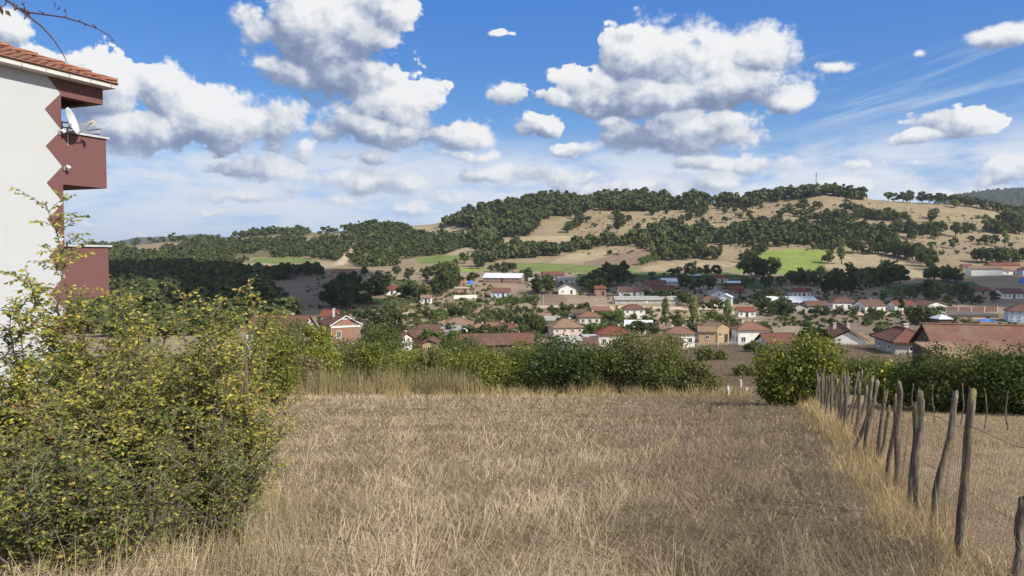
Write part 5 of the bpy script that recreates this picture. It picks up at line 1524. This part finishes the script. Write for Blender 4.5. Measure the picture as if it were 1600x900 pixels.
for (u, v, w, h, sd, lab, pl) in ((1100, 564, 30, 20, 31, 'round dark scrub bush high on the hillock', 'olive'), (1125, 562, 24, 14, 32, 'olive scrub bush beside the dark one on the hillock', 'olive'), (1162, 588, 34, 18, 33, 'brownish scrub bush low on the hillock', 'olive'),
                              (1180, 550, 36, 14, 34, 'flat dark bush near the crest of the hillock', 'green'), (1075, 578, 24, 14, 35, 'small dark scrub at the left foot of the hillock', 'dark'), (1290, 556, 60, 26, 36, 'low bush on the crest before the broad white gable', 'lime')):
    S_(u, v, w, h, pl, lab, d=None if u != 1290 else 90, seed=sd, n=1500, leaf=.14)

# ---------------------------------------------------------------- foreground thicket on the left
def blade_leaf(P, D, N, L, W):
    """folded pointed leaves: base P, direction D, normal N, length L, width W"""
    S = np.cross(D, N); S /= np.linalg.norm(S, axis=1)[:, None] + 1e-9
    mid = P + D * (L * .48)[:, None]
    V = np.stack([P, mid + S * (W / 2)[:, None] + N * (W * .22)[:, None], P + D * L[:, None] - N * (L * .12)[:, None], mid - S * (W / 2)[:, None] + N * (W * .22)[:, None]], 1).reshape(-1, 3)
    b = np.arange(len(P))[:, None] * 4
    return V, np.concatenate([b + np.array([[0, 1, 2]]), b + np.array([[0, 2, 3]])])
def curve(a, b, sag, n, rg, wig=.03):
    t = np.linspace(0, 1, n)[:, None]
    L = np.linalg.norm(b - a)
    return a * (1 - t) + b * t + np.array([0, 0, 1.0]) * (4 * t * (1 - t)) * sag + rg.normal(0, wig * L / n, (n, 3)) * (t > 0)
def near_shrub(label, u, d, vtop, rad, nst, ntw, pal, seed, leaf=.056, lean=(0, 0), twig=(.25, .6), lowest=.12, per=.035, name='shrub', straight=.6, ry=.8, droop=.06):
    rg = np.random.default_rng(700 + seed)
    X = ray(u, 600)[0] * d; Zg = float(terr(X, d)); o = np.array([X, d, Zg])
    H = at(u, vtop, d)[2] - Zg
    m = MB(); stems = []
    for i in range(nst):
        a = rg.uniform(0, 6.28); r = rad * (rg.uniform(.1, 1) ** .7) if nst > 1 else 0
        h = H * (1 if i == 0 else rg.uniform(.55, .97)) * (1 - .35 * (r / max(rad, .01)) ** 2)
        tip = np.array([math.cos(a) * r + lean[0], math.sin(a) * r * ry + lean[1], h])
        b0 = np.array([math.cos(a) * r * .18, math.sin(a) * r * .18, -.08])
        c = curve(b0, tip, h * .06, 9, rg, .18)
        stems.append(c)
        rr = (.011 + .005 * H) * (1 if i == 0 else .75)
        m.tube(c, np.linspace(rr, .003, 9), 5, False)
    LP = []; LD = []
    def leaves_on(c, start, dens):
        L = np.linalg.norm(np.diff(c, axis=0), axis=1).sum(); k = max(int(L * (1 - start) / dens), 2)
        f = np.linspace(start, 1, k) * (len(c) - 1); i = np.minimum(f.astype(int), len(c) - 2); w = (f - i)[:, None]
        p = c[i] * (1 - w) + c[i + 1] * w; tg = c[i + 1] - c[i]; tg /= np.linalg.norm(tg, axis=1)[:, None] + 1e-9
        sd = np.cross(tg, np.array([0, 0, 1.0])); sd /= np.linalg.norm(sd, axis=1)[:, None] + 1e-9
        alt = np.where(np.arange(k) % 2 == 0, 1.0, -1.0)[:, None]
        dd = tg * .6 + sd * alt * .8 + rg.normal(0, .28, (k, 3)); dd[:, 2] -= .25
        dd /= np.linalg.norm(dd, axis=1)[:, None]
        LP.append(p); LD.append(dd)
    for q in range(ntw):
        c = stems[rg.integers(len(stems))]
        t0 = rg.uniform(lowest, .98) ** .8; f = t0 * 8; i = min(int(f), 7); p = c[i] + (c[i + 1] - c[i]) * (f - i)
        ax = c[i + 1] - c[i]; ax /= np.linalg.norm(ax)
        a = rg.uniform(0, 6.28)
        out = np.array([math.cos(a), math.sin(a), rg.uniform(.05, .75)]) * straight + ax * (1 - straight) * .8
        L = rg.uniform(*twig) * (1.15 - .55 * t0)
        e = p + out / np.linalg.norm(out) * L; e[2] -= droop * L
        tw = curve(p, e, L * .10, 5, rg, .12)
        m.tube(tw, np.linspace(.0045, .0015, 5), 3, False)
        leaves_on(tw, .12, per)
        for _ in range(2):
            j = rg.integers(1, 4); a = rg.uniform(0, 6.28); e2 = tw[j] + np.array([math.cos(a), math.sin(a), rg.uniform(-.2, .6)]) * L * .4
            t2 = curve(tw[j], e2, L * .05, 4, rg, .1); m.tube(t2, np.linspace(.0025, .0012, 4), 3, False); leaves_on(t2, .2, per)
    for c in stems: leaves_on(c[5:], .3, per)
    P = np.vstack(LP); D = np.vstack(LD); n = len(P)
    N = np.array([.5, -.5, .65]) + rg.normal(0, .55, (n, 3)); N -= D * (N * D).sum(1)[:, None]; N /= np.linalg.norm(N, axis=1)[:, None] + 1e-9
    Ls = .82 * leaf * rg.uniform(.65, 1.3, n)
    V, T = blade_leaf(P, D, N, Ls, Ls * rg.uniform(.42, .58, n))
    # the paler, yellower leaves grow towards the shoot ends
    t = thing(name, label, 'sapling' if name == 'sapling' else 'shrub', o)
    col = np.repeat(palette(pal, n, rg), 4, 0)
    link('foliage', mesh_np('foliage', V, [T], [L_NEAR()], None, col), t)
    m.obj('stems', TWIG(), t)
    return t
NS = near_shrub
NS('broad yellow-green shrub in the middle of the foreground thicket', 245, 7.3, 412, 1.05, 28, 620, 'thicket', 1, lowest=.2)
NS('yellowing shrub at the right side of the foreground thicket', 372, 7.2, 428, .52, 11, 210, 'thicket', 2)
NS('small-leaved deep green shrub low at the right foot of the thicket', 335, 6.1, 610, .52, 14, 320, 'thicketgreen', 3, leaf=.038, twig=(.15, .4), per=.022, lowest=.05)
NS('dense green shrub at the left of the foreground thicket', 95, 6.4, 500, .95, 24, 560, 'thicket', 4, leaf=.052)
NS('tall thin sapling rising in front of the building corner', 108, 7.7, 303, .25, 3, 95, 'thicket', 5, twig=(.3, .62), name='sapling', leaf=.07, lowest=.30, straight=.85, per=.022)
NS('slender sapling at the left edge before the white wall', 12, 6.6, 366, .25, 2, 52, 'thicket', 6, twig=(.25, .5), name='sapling', leaf=.066, lowest=.25, per=.025)
NS('sapling with dark leaves between the two slender ones', 62, 7.1, 405, .28, 4, 70, 'thicketgreen', 7, twig=(.25, .5), name='sapling', leaf=.066, lowest=.2, per=.025)
NS('low dark green shrub at the bottom left corner', 45, 5.4, 640, .75, 16, 330, 'thicketgreen', 8, leaf=.048, lowest=.05)
NS('yellow-green shrub at the back of the thicket beside the field', 402, 9.2, 470, .6, 10, 170, 'thicket', 9, leaf=.058)
NS('leafy shrub in the dim heart of the thicket', 180, 6.6, 590, .7, 14, 230, 'thicketgreen', 10, lowest=.05)
NS('airy yellow shrub between the saplings and the broad shrub', 170, 7.9, 430, .7, 16, 330, 'thicket', 11, lowest=.2)
NS('reddish twiggy shrub behind the broad yellow-green one', 300, 8.6, 450, .7, 14, 270, 'thicket', 12)
NS('low shrub of fine twigs at the left bottom beside the dry grass', 175, 5.5, 720, .5, 10, 170, 'thicketgreen', 13, leaf=.045, lowest=.05)

NS('yellow-green shrub before the foot of the white wall', 70, 7.6, 465, .75, 14, 330, 'thicket', 14, lowest=.2)

NS('yellowing bush at the rear of the thicket, left of the long red roof', 255, 8.8, 478, .8, 14, 320, 'thicket', 15, lowest=.2)

# the bare twig of the tree that reaches in from the upper left
def overhang():
    p = np.array([-4.6, 3.2, float(terr(-4.6, 3.2))])
    t = thing('plum_tree', 'tree outside the picture whose bare twig hangs into the upper left corner', 'tree', p)
    rg = np.random.default_rng(3)
    m = MB(); top = at(-560, -60, 3.2) - p
    m.tube([(0, 0, -.3), (.03, .02, 1.2), (0, .1, 2.6), (-.1, .2, 3.6)], [.11, .09, .07, .04], 9); m.obj('trunk', BARK(), t)
    D = 2.6
    main = [np.array([0, .1, 2.6]), (np.array([0, .1, 2.6]) + (at(-120, -70, D) - p)) / 2 + (0, 0, .22)] + [at(u, v, D) - p for u, v in ((-120, -62), (5, -4), (38, 20), (66, 42), (84, 62), (97, 82), (106, 100))]
    b = MB(); b.tube(main, [.035, .022, .010, .0045, .0036, .003, .0024, .0018, .001], 6)
    second = [at(u, v, D) - p for u, v in ((40, 19), (64, 22), (100, 27), (130, 36), (155, 46), (172, 57), (181, 68))]
    b.tube(second, [.003, .0028, .0025, .0022, .0018, .0014, .0008], 5)
    for (u0, v0, u1, v1) in ((40, 19, 34, 4), (40, 19, 42, 28), (38, 16, 20, 2), (64, 22, 60, 17), (100, 27, 104, 24), (122, 33, 126, 31), (150, 43, 144, 38), (10, 0, 0, 12)):
        b.tube([at(u0, v0, D) - p, (at(u0, v0, D) + at(u1, v1, D)) / 2 - p + rg.normal(0, .004, 3), at(u1, v1, D) - p], [.0026, .0022, .0015], 4)
    b.obj('branch', plain('purple_brown_twig', (.10, .06, .06), .8), t)
    P = []; Dd = []
    for u, v in ((2, 10), (8, 16), (0, 6), (28, 6), (36, 12), (42, 14), (42, 25), (40, 3), (84, 2), (94, 9), (102, 12), (122, 30), (132, 35), (146, 40), (170, 52), (176, 60)):
        P.append(at(u, v, D) - p); Dd.append((rg.normal(0, .5), rg.normal(0, .5), -1))
    P = np.array(P); Dd = np.array(Dd); Dd /= np.linalg.norm(Dd, axis=1)[:, None]; n = len(P)
    N = rg.normal(0, 1, (n, 3)); N -= Dd * (N * Dd).sum(1)[:, None]; N /= np.linalg.norm(N, axis=1)[:, None]
    s = np.array([.03] * 6 + [.022] * 5 + [.014] * 5)
    V, T = blade_leaf(P, Dd, N, s, s * .5)
    link('leaves', mesh_np('leaves', V, [T], [L_NEAR()], None, np.repeat(np.tile([(.16, .08, .07)], (n, 1)), 4, 0)), t)
overhang()

# ---------------------------------------------------------------- dry grass
def blades(X, Y, H, lean, az, width, col, name, bend=.6):
    n = len(X); Z = terr(X, Y)
    A = np.stack([np.cos(az), np.sin(az), np.zeros(n)], -1); S = np.stack([-np.sin(az), np.cos(az), np.zeros(n)], -1)
    tw = rng.uniform(0, 6.28, n); S = np.stack([np.cos(tw), np.sin(tw), np.zeros(n)], -1) * .8 + S * .2
    B = np.stack([X, Y, Z - .02], -1)
    up = np.array([0, 0, 1.0])
    m = B + (up * np.cos(lean * .6)[:, None] + A * np.sin(lean * .6)[:, None]) * (H * .5)[:, None]
    l2 = np.minimum(lean * (1 + bend), 2.0)
    e = m + (up * np.cos(l2)[:, None] + A * np.sin(l2)[:, None]) * (H * .5)[:, None]
    e[:, 2] = np.maximum(e[:, 2], terr(e[:, 0], e[:, 1]) + .012); m[:, 2] = np.maximum(m[:, 2], terr(m[:, 0], m[:, 1]) + .015)
    w = (width / 2)[:, None]
    V = np.stack([B - S * w, B + S * w, m + S * w * .75, m - S * w * .75, e], 1).reshape(-1, 3)
    b = np.arange(n)[:, None] * 5
    me = mesh_np(name, V, [b + np.array([[3, 2, 4]]), b + np.array([[0, 1, 2, 3]])], [STRAW()], None, np.repeat(col, 5, 0))
    return tag(link(name, me), kind='stuff')
ST = np.array([(.57, .44, .275), (.49, .39, .255), (.63, .515, .345), (.41, .29, .17), (.24, .17, .105), (.52, .415, .29)])
def straw_col(n, w): 
    i = rng.choice(len(ST), n, p=np.array(w) / sum(w)); return ST[i] * rng.uniform(.82, 1.15, (n, 1))
def nfield(X, Y, wl, k=0): return wob(X + 31 * k, Y - 17 * k, wl)
def scatter_d(n, d0, d1, e=-.75):
    a, b = d0 ** (1 + e), d1 ** (1 + e)
    return (a + (b - a) * rng.random(n)) ** (1 / (1 + e))
def field_grass():
    def keepf(X, Y, k): return X[k], Y[k]
    # tufts: blades that spring from one root, share a lean and a colour
    nt = 26500
    Y = scatter_d(nt, 3.5, 47.0, -.8); X = rng.uniform(-.88, .88, nt) * Y
    X, Y = keepf(X, Y, (X < FX(Y) - .1) & (rng.random(nt) < np.clip(.6 + .75 * nfield(X, Y, 1.6), .12, 1)))
    nt = len(X)
    flat = np.clip((X / Y + .45 + .5 * nfield(X, Y, 3.2, 1)) / .45, 0, 1)
    tramp = np.clip((X / Y - .05 + .15 * nfield(X, Y, 2.4, 11)) / .22, 0, 1)[:, None]
    tl = np.abs(rng.normal(.42, .22, nt)) * (1 - flat) + rng.normal(1.15, .25, nt) * flat
    ta = nfield(X, Y, 2.0, 3) * 4 + rng.normal(0, .8, nt)
    tc = straw_col(nt, [3, 3, 2.4, 1.6, 1.0, 2.2]) * (1 + .22 * nfield(X, Y, 2.6, 4))[:, None]
    grey = (np.clip(nfield(X, Y, 5, 5) + .3, 0, 1) * .6)[:, None]
    tc = tc * (1 - grey) + np.array([.42, .36, .28]) * grey
    tc = tc * (1 - .58 * tramp)
    th = rng.uniform(.09, .25, nt) * (1.1 - .25 * flat) * (1 - .35 * tramp[:, 0]) * np.clip(1 + .7 * nfield(X, Y, .9, 2), .5, 1.5)
    patch = np.clip(.5 + 1.3 * nfield(X, Y, 1.2, 15), 0, 1)[:, None]; gold = np.clip(nfield(X, Y, 3.0, 16) * 1.8 - .3, 0, 1)[:, None]
    tc = tc * (.66 + .48 * patch); tc = tc * (1 - .5 * gold) + np.array([.50, .335, .175]) * .5 * gold
    k = rng.integers(7, 20, nt); i = np.repeat(np.arange(nt), k); n = len(i)
    sp = np.clip(.05 + .004 * Y[i], 0, .16)
    bx = X[i] + rng.normal(0, 1, n) * sp; by = Y[i] + rng.normal(0, 1, n) * sp
    w = np.maximum(.0048, by * .0007) * rng.uniform(.6, 1.4, n)
    blades(bx, by, th[i] * rng.uniform(.5, 1.15, n), np.clip(tl[i] + rng.normal(0, .3, n), 0, 1.6), ta[i] + rng.normal(0, .75, n), w, np.clip(tc[i] * rng.uniform(.72, 1.25, (n, 1)), .02, .8), 'grass')
    # lying stalks: longer, paler straws that cross each other
    n = 125000
    Y = scatter_d(n, 3.5, 47.0); X = rng.uniform(-.88, .88, n) * Y
    X, Y = keepf(X, Y, (X < FX(Y) - .1) & (rng.random(n) < np.clip(.55 + .9 * nfield(X, Y, 1.1, 6), .1, 1))); n = len(X)
    blades(X, Y, rng.uniform(.2, .65, n), rng.uniform(.95, 1.5, n), nfield(X, Y, 1.3, 12) * 5 + rng.normal(0, .8, n), np.maximum(.0055, Y * .0006), straw_col(n, [3, 2, 4, 1, .7, 2]) * 1.05 * (.72 + .4 * np.clip(.5 + 1.3 * nfield(X, Y, 1.2, 15), 0, 1))[:, None] * (1 - .5 * np.clip((X / Y - .05) / .22, 0, 1))[:, None], 'grass')
    # short dead litter between the tufts
    n = 105000
    Y = scatter_d(n, 3.5, 47.0); X = rng.uniform(-.88, .88, n) * Y
    X, Y = keepf(X, Y, X < FX(Y) - .1); n = len(X)
    blades(X, Y, rng.uniform(.06, .2, n), rng.uniform(.7, 1.5, n), rng.uniform(0, 6.28, n), np.maximum(.005, Y * .0008), straw_col(n, [1.5, 2, 1, 3, 3, 2]), 'grass')
    # mown yard right of the fence
    n = 110000
    d = 4.0 + 26 * rng.random(n) ** 1.5; X = FX(d) + .15 + rng.random(n) * (.16 * d + 4); Y = d
    blades(X, Y, rng.uniform(.04, .13, n) * np.clip(1 + 1.2 * nfield(X, Y, 1.3, 21), .3, 2), np.abs(rng.normal(1.0, .4, n)), rng.uniform(0, 6.28, n), np.maximum(.005, Y * .0006), straw_col(n, [4, 2, 3, 2, 1, 1]) * np.array([.80, .77, .74]), 'grass')
    # golden grass left standing along the posts, in tufts
    nt = 1300
    Y = 4.2 + 32 * rng.random(nt) ** 1.15; X = FX(Y) + rng.normal(-.10, .20, nt)
    k = rng.integers(6, 22, nt); i = np.repeat(np.arange(nt), k); n = len(i)
    th = rng.uniform(.15, .55, nt) * np.clip(1 + .9 * nfield(X, Y, .8, 7), .3, 1.5); tl = np.abs(rng.normal(.3, .3, nt)); ta = rng.uniform(0, 6.28, nt)
    tc = np.array([(.58, .43, .23)]) * rng.uniform(.55, 1.2, (nt, 1)) * np.array([1, 1, 1])
    blades(X[i] + rng.normal(0, .07, n), Y[i] + rng.normal(0, .09, n), th[i] * rng.uniform(.5, 1.15, n), tl[i] + np.abs(rng.normal(0, .2, n)), ta[i] + rng.normal(0, 1, n), np.maximum(.005, Y[i] * .0006), tc[i] * rng.uniform(.75, 1.2, (n, 1)), 'grass')
    # tall dry grass at the field end
    nt = 2200
    Y = 42.8 + rng.normal(0, 1.2, nt); X = rng.uniform(-16, 13.5, nt)
    kk = rng.random(nt) < np.clip(.4 + 1.0 * nfield(X, Y, 3, 8), .05, 1); X, Y = X[kk], Y[kk]; nt = len(X)
    th = rng.uniform(.3, 1.3, nt) * np.clip(.75 + .9 * nfield(X, Y, 2.2, 9), .3, 1.5); tc = np.array([(.47, .36, .19)]) * rng.uniform(.55, 1.15, (nt, 1))
    i = np.repeat(np.arange(nt), rng.integers(8, 26, nt)); n = len(i)
    blades(X[i] + rng.normal(0, .2, n), Y[i] + rng.normal(0, .25, n), th[i] * rng.uniform(.4, 1.15, n), np.abs(rng.normal(.25, .22, n)), rng.uniform(0, 6.28, n), np.full(n, .026), tc[i] * rng.uniform(.8, 1.2, (n, 1)), 'grass')
    nt = 2300
    Y = 44.0 + rng.uniform(-1.5, 3, nt); X = rng.uniform(-15.5, -1.5, nt)
    kk = rng.random(nt) < np.clip(.45 + 1.1 * nfield(X, Y, 2.5, 14), .05, 1); X, Y = X[kk], Y[kk]; nt = len(X)
    th = rng.uniform(.7, 2.3, nt); tc = np.array([(.46, .36, .20)]) * rng.uniform(.5, 1.1, (nt, 1)) * np.where(rng.random((nt, 1)) < .3, np.array([[.62, .8, .6]]), 1.0)
    i = np.repeat(np.arange(nt), rng.integers(6, 20, nt)); n = len(i)
    blades(X[i] + rng.normal(0, .18, n), Y[i] + rng.normal(0, .2, n), th[i] * rng.uniform(.4, 1.1, n), np.abs(rng.normal(.2, .15, n)), rng.uniform(0, 6.28, n), np.full(n, .026), tc[i] * rng.uniform(.8, 1.2, (n, 1)), 'grass')
    # coarse dry grass on the hillock
    n = 40000
    Y = rng.uniform(50, 100, n); X = rng.uniform(.2, .55, n) * Y
    blades(X, Y, rng.uniform(.15, .5, n), np.abs(rng.normal(.7, .4, n)), rng.uniform(0, 6.28, n), np.full(n, .022), np.array([(.21, .158, .105)]) * rng.uniform(.75, 1.2, (n, 1)), 'grass')
    # dry grass in and before the thicket
    nt = 650
    Y = 5.0 + 3.6 * rng.uniform(0, 1, nt) + rng.normal(0, .4, nt); X = -.66 * Y + rng.uniform(0, .38, nt) * Y
    th = rng.uniform(.2, .65, nt); tc = np.array([(.50, .40, .24)]) * rng.uniform(.5, 1.15, (nt, 1)); ta = rng.uniform(0, 6.28, nt)
    i = np.repeat(np.arange(nt), rng.integers(6, 20, nt)); n = len(i)
    blades(X[i] + rng.normal(0, .08, n), Y[i] + rng.normal(0, .08, n), th[i] * rng.uniform(.5, 1.2, n), np.abs(rng.normal(.35, .25, n)), ta[i] + rng.normal(0, .9, n), np.full(n, .0055), tc[i] * rng.uniform(.75, 1.2, (n, 1)), 'grass')
field_grass()

# single dry weeds that stand out of the field
def weed(u, v, h, label, seed, col=(.10, .07, .05), spread=.35, group='dry weed stalks in the field'):
    rg = np.random.default_rng(seed); p = pick(u, v, 4); H = h * p[1] / F
    t = thing('dry_weed', label, 'weed', p, 0, group)
    m = MB(); c = curve(np.zeros(3), np.array([rg.normal(0, .06), 0, H]), 0, 7, rg, .2); r = max(.004, p[1] * .0004)
    m.tube(c, np.linspace(r, r * .5, 7), 5); m.obj('stalk', plain('dry_stalk_' + ('dark' if col[0] < .2 else 'pale'), col, .9), t)
    b = MB()
    for i in range(8):
        j = rg.integers(2, 6); a = rg.uniform(0, 6.28); e = c[j] + np.array([math.cos(a) * H * spread * .5, math.sin(a) * H * spread * .5, rg.uniform(.05, .3) * H])
        b.tube([c[j], (c[j] + e) / 2 + (0, 0, .02), e], [r * .6, r * .5, r * .4], 4); b.tube([e, e + (0, 0, r * 5)], [r * 1.2, r * .6], 5)
    b.obj('twigs', plain('dry_stalk_' + ('dark' if col[0] < .2 else 'pale'), col, .9), t)
for i, (u, v, h, lab, pale) in enumerate([(596, 895, 95, 'tall dark dry stalk standing alone at the bottom centre', 0), (552, 900, 60, 'shorter dark stalk left of the tall one at the bottom', 0), (848, 745, 42, 'bent dark weed arching over in the middle of the field', 0),
        (1085, 660, 28, 'branched dark weed near the far field end', 0), (1003, 680, 30, 'dark weed pair left of the golden tuft', 0), (1056, 712, 36, 'golden upright grass tuft in the right half of the field', 1), (1085, 800, 62, 'pale bare straw stalk on the trampled grass', 1),
        (1110, 655, 26, 'weed stalk with side twigs just before the white posts', 0), (1138, 640, 22, 'low dark weed beside the leftmost white post', 0), (866, 640, 26, 'thin weed stalk before the dark glossy shrub', 0), (667, 640, 40, 'thin tall weed before the yellowing shrub', 0),
        (1162, 640, 20, 'dark weed close to the round leafy bush', 0)]):
    weed(u, v, h, lab, 40 + i, (.45, .33, .16) if pale else (.11, .08, .055))
for i, (u, v, h, lab) in enumerate([(666, 612, 70, 'tall pale reed stem at the left of the rounded green shrub'), (772, 612, 72, 'tall pale reed stem at the right of the rounded green shrub'), (585, 610, 48, 'pale reed stem before the olive-brown shrub')]):
    weed(u, v, h, lab, 80 + i, (.50, .38, .17), .12, 'tall pale reed stems')

# ---------------------------------------------------------------- scrub between the village plots, and the air
def scrub(polys, name, mats, seed, hm, spc):
    rg = np.random.default_rng(seed); Vs = []; Qs = []; Cs = []; o = 0
    kinds = [tree_proto_small('bush', q) for q in range(4)]
    for poly, pal in polys:
        P = np.array(poly); u0, v0 = P.min(0); u1, v1 = P.max(0)
        n = int((u1 - u0) * (v1 - v0) / (spc * spc * .3)); uu = rg.uniform(u0, u1, n); vv = rg.uniform(v0, v1, n)
        m = inpoly(uu, vv, poly)
        for u, v in zip(uu[m], vv[m]):
            p = pick(u, v, 60); H = rg.uniform(*hm) * rg.choice([1, 1, 1.5])
            V, Q = kinds[rg.integers(len(kinds))]; a = rg.uniform(0, 6.28); c, s = math.cos(a), math.sin(a)
            Vs.append(np.stack([(V[:, 0] * c - V[:, 1] * s) * H * 1.3 + p[0], (V[:, 0] * s + V[:, 1] * c) * H * 1.3 + p[1], V[:, 2] * H + p[2] - .1], -1)); Qs.append(Q + o); o += len(V)
            Cs.append(np.repeat(palette(pal, 1, rg), len(V), 0))
    me = mesh_np(name, np.vstack(Vs), [np.vstack(Qs)], [L_NEAR()], None, np.vstack(Cs))
    tag(link(name, me), kind='stuff')
scrub([([(560, 440), (700, 430), (760, 440), (800, 480), (1000, 480), (1180, 500), (1150, 530), (1000, 520), (640, 530), (580, 500)], 'olive'),
       ([(640, 475), (840, 470), (840, 492), (700, 500), (640, 495)], 'green'), ([(1180, 480), (1600, 500), (1600, 512), (1200, 512)], 'dark'),
       ([(790, 425), (1000, 430), (1250, 450), (1500, 445), (1500, 480), (1200, 480), (960, 470), (820, 450)], 'dark'), ([(580, 500), (1000, 520), (1000, 540), (600, 545)], 'green')], 'undergrowth', None, 11, (.5, 1.5), 11)
scrub([([(480, 440), (560, 425), (700, 430), (790, 470), (560, 500), (480, 480)], 'olive'), ([(1200, 345), (1420, 345), (1420, 385), (1250, 388), (1100, 384)], 'olive'), ([(900, 330), (1350, 318), (1600, 345), (1600, 405), (1300, 392), (900, 400)], 'dry')], 'undergrowth', None, 12, (.6, 1.6), 16)

def haze():
    import bmesh
    bm = bmesh.new(); bmesh.ops.create_cube(bm, size=1)
    for v in bm.verts: v.co = Vector((v.co.x * 24000, v.co.y * 12200 * 2, 0 if v.co.z < 0 else 0)) + Vector((0, 0, 320 if v.co.z > 0 else -130))
    me = bpy.data.meshes.new('haze'); bm.to_mesh(me); bm.free()
    m = bpy.data.materials.new('haze_air'); m.use_nodes = True; n = m.node_tree.nodes; n.clear()
    out = n.new('ShaderNodeOutputMaterial'); pv = n.new('ShaderNodeVolumePrincipled')
    pv.inputs['Density'].default_value = .00006; pv.inputs['Color'].default_value = (.82, .89, 1.0, 1); pv.inputs['Anisotropy'].default_value = .2
    m.node_tree.links.new(pv.outputs[0], out.inputs['Volume']); me.materials.append(m)
    tag(link('haze', me), kind='stuff')
if HAZE: haze()
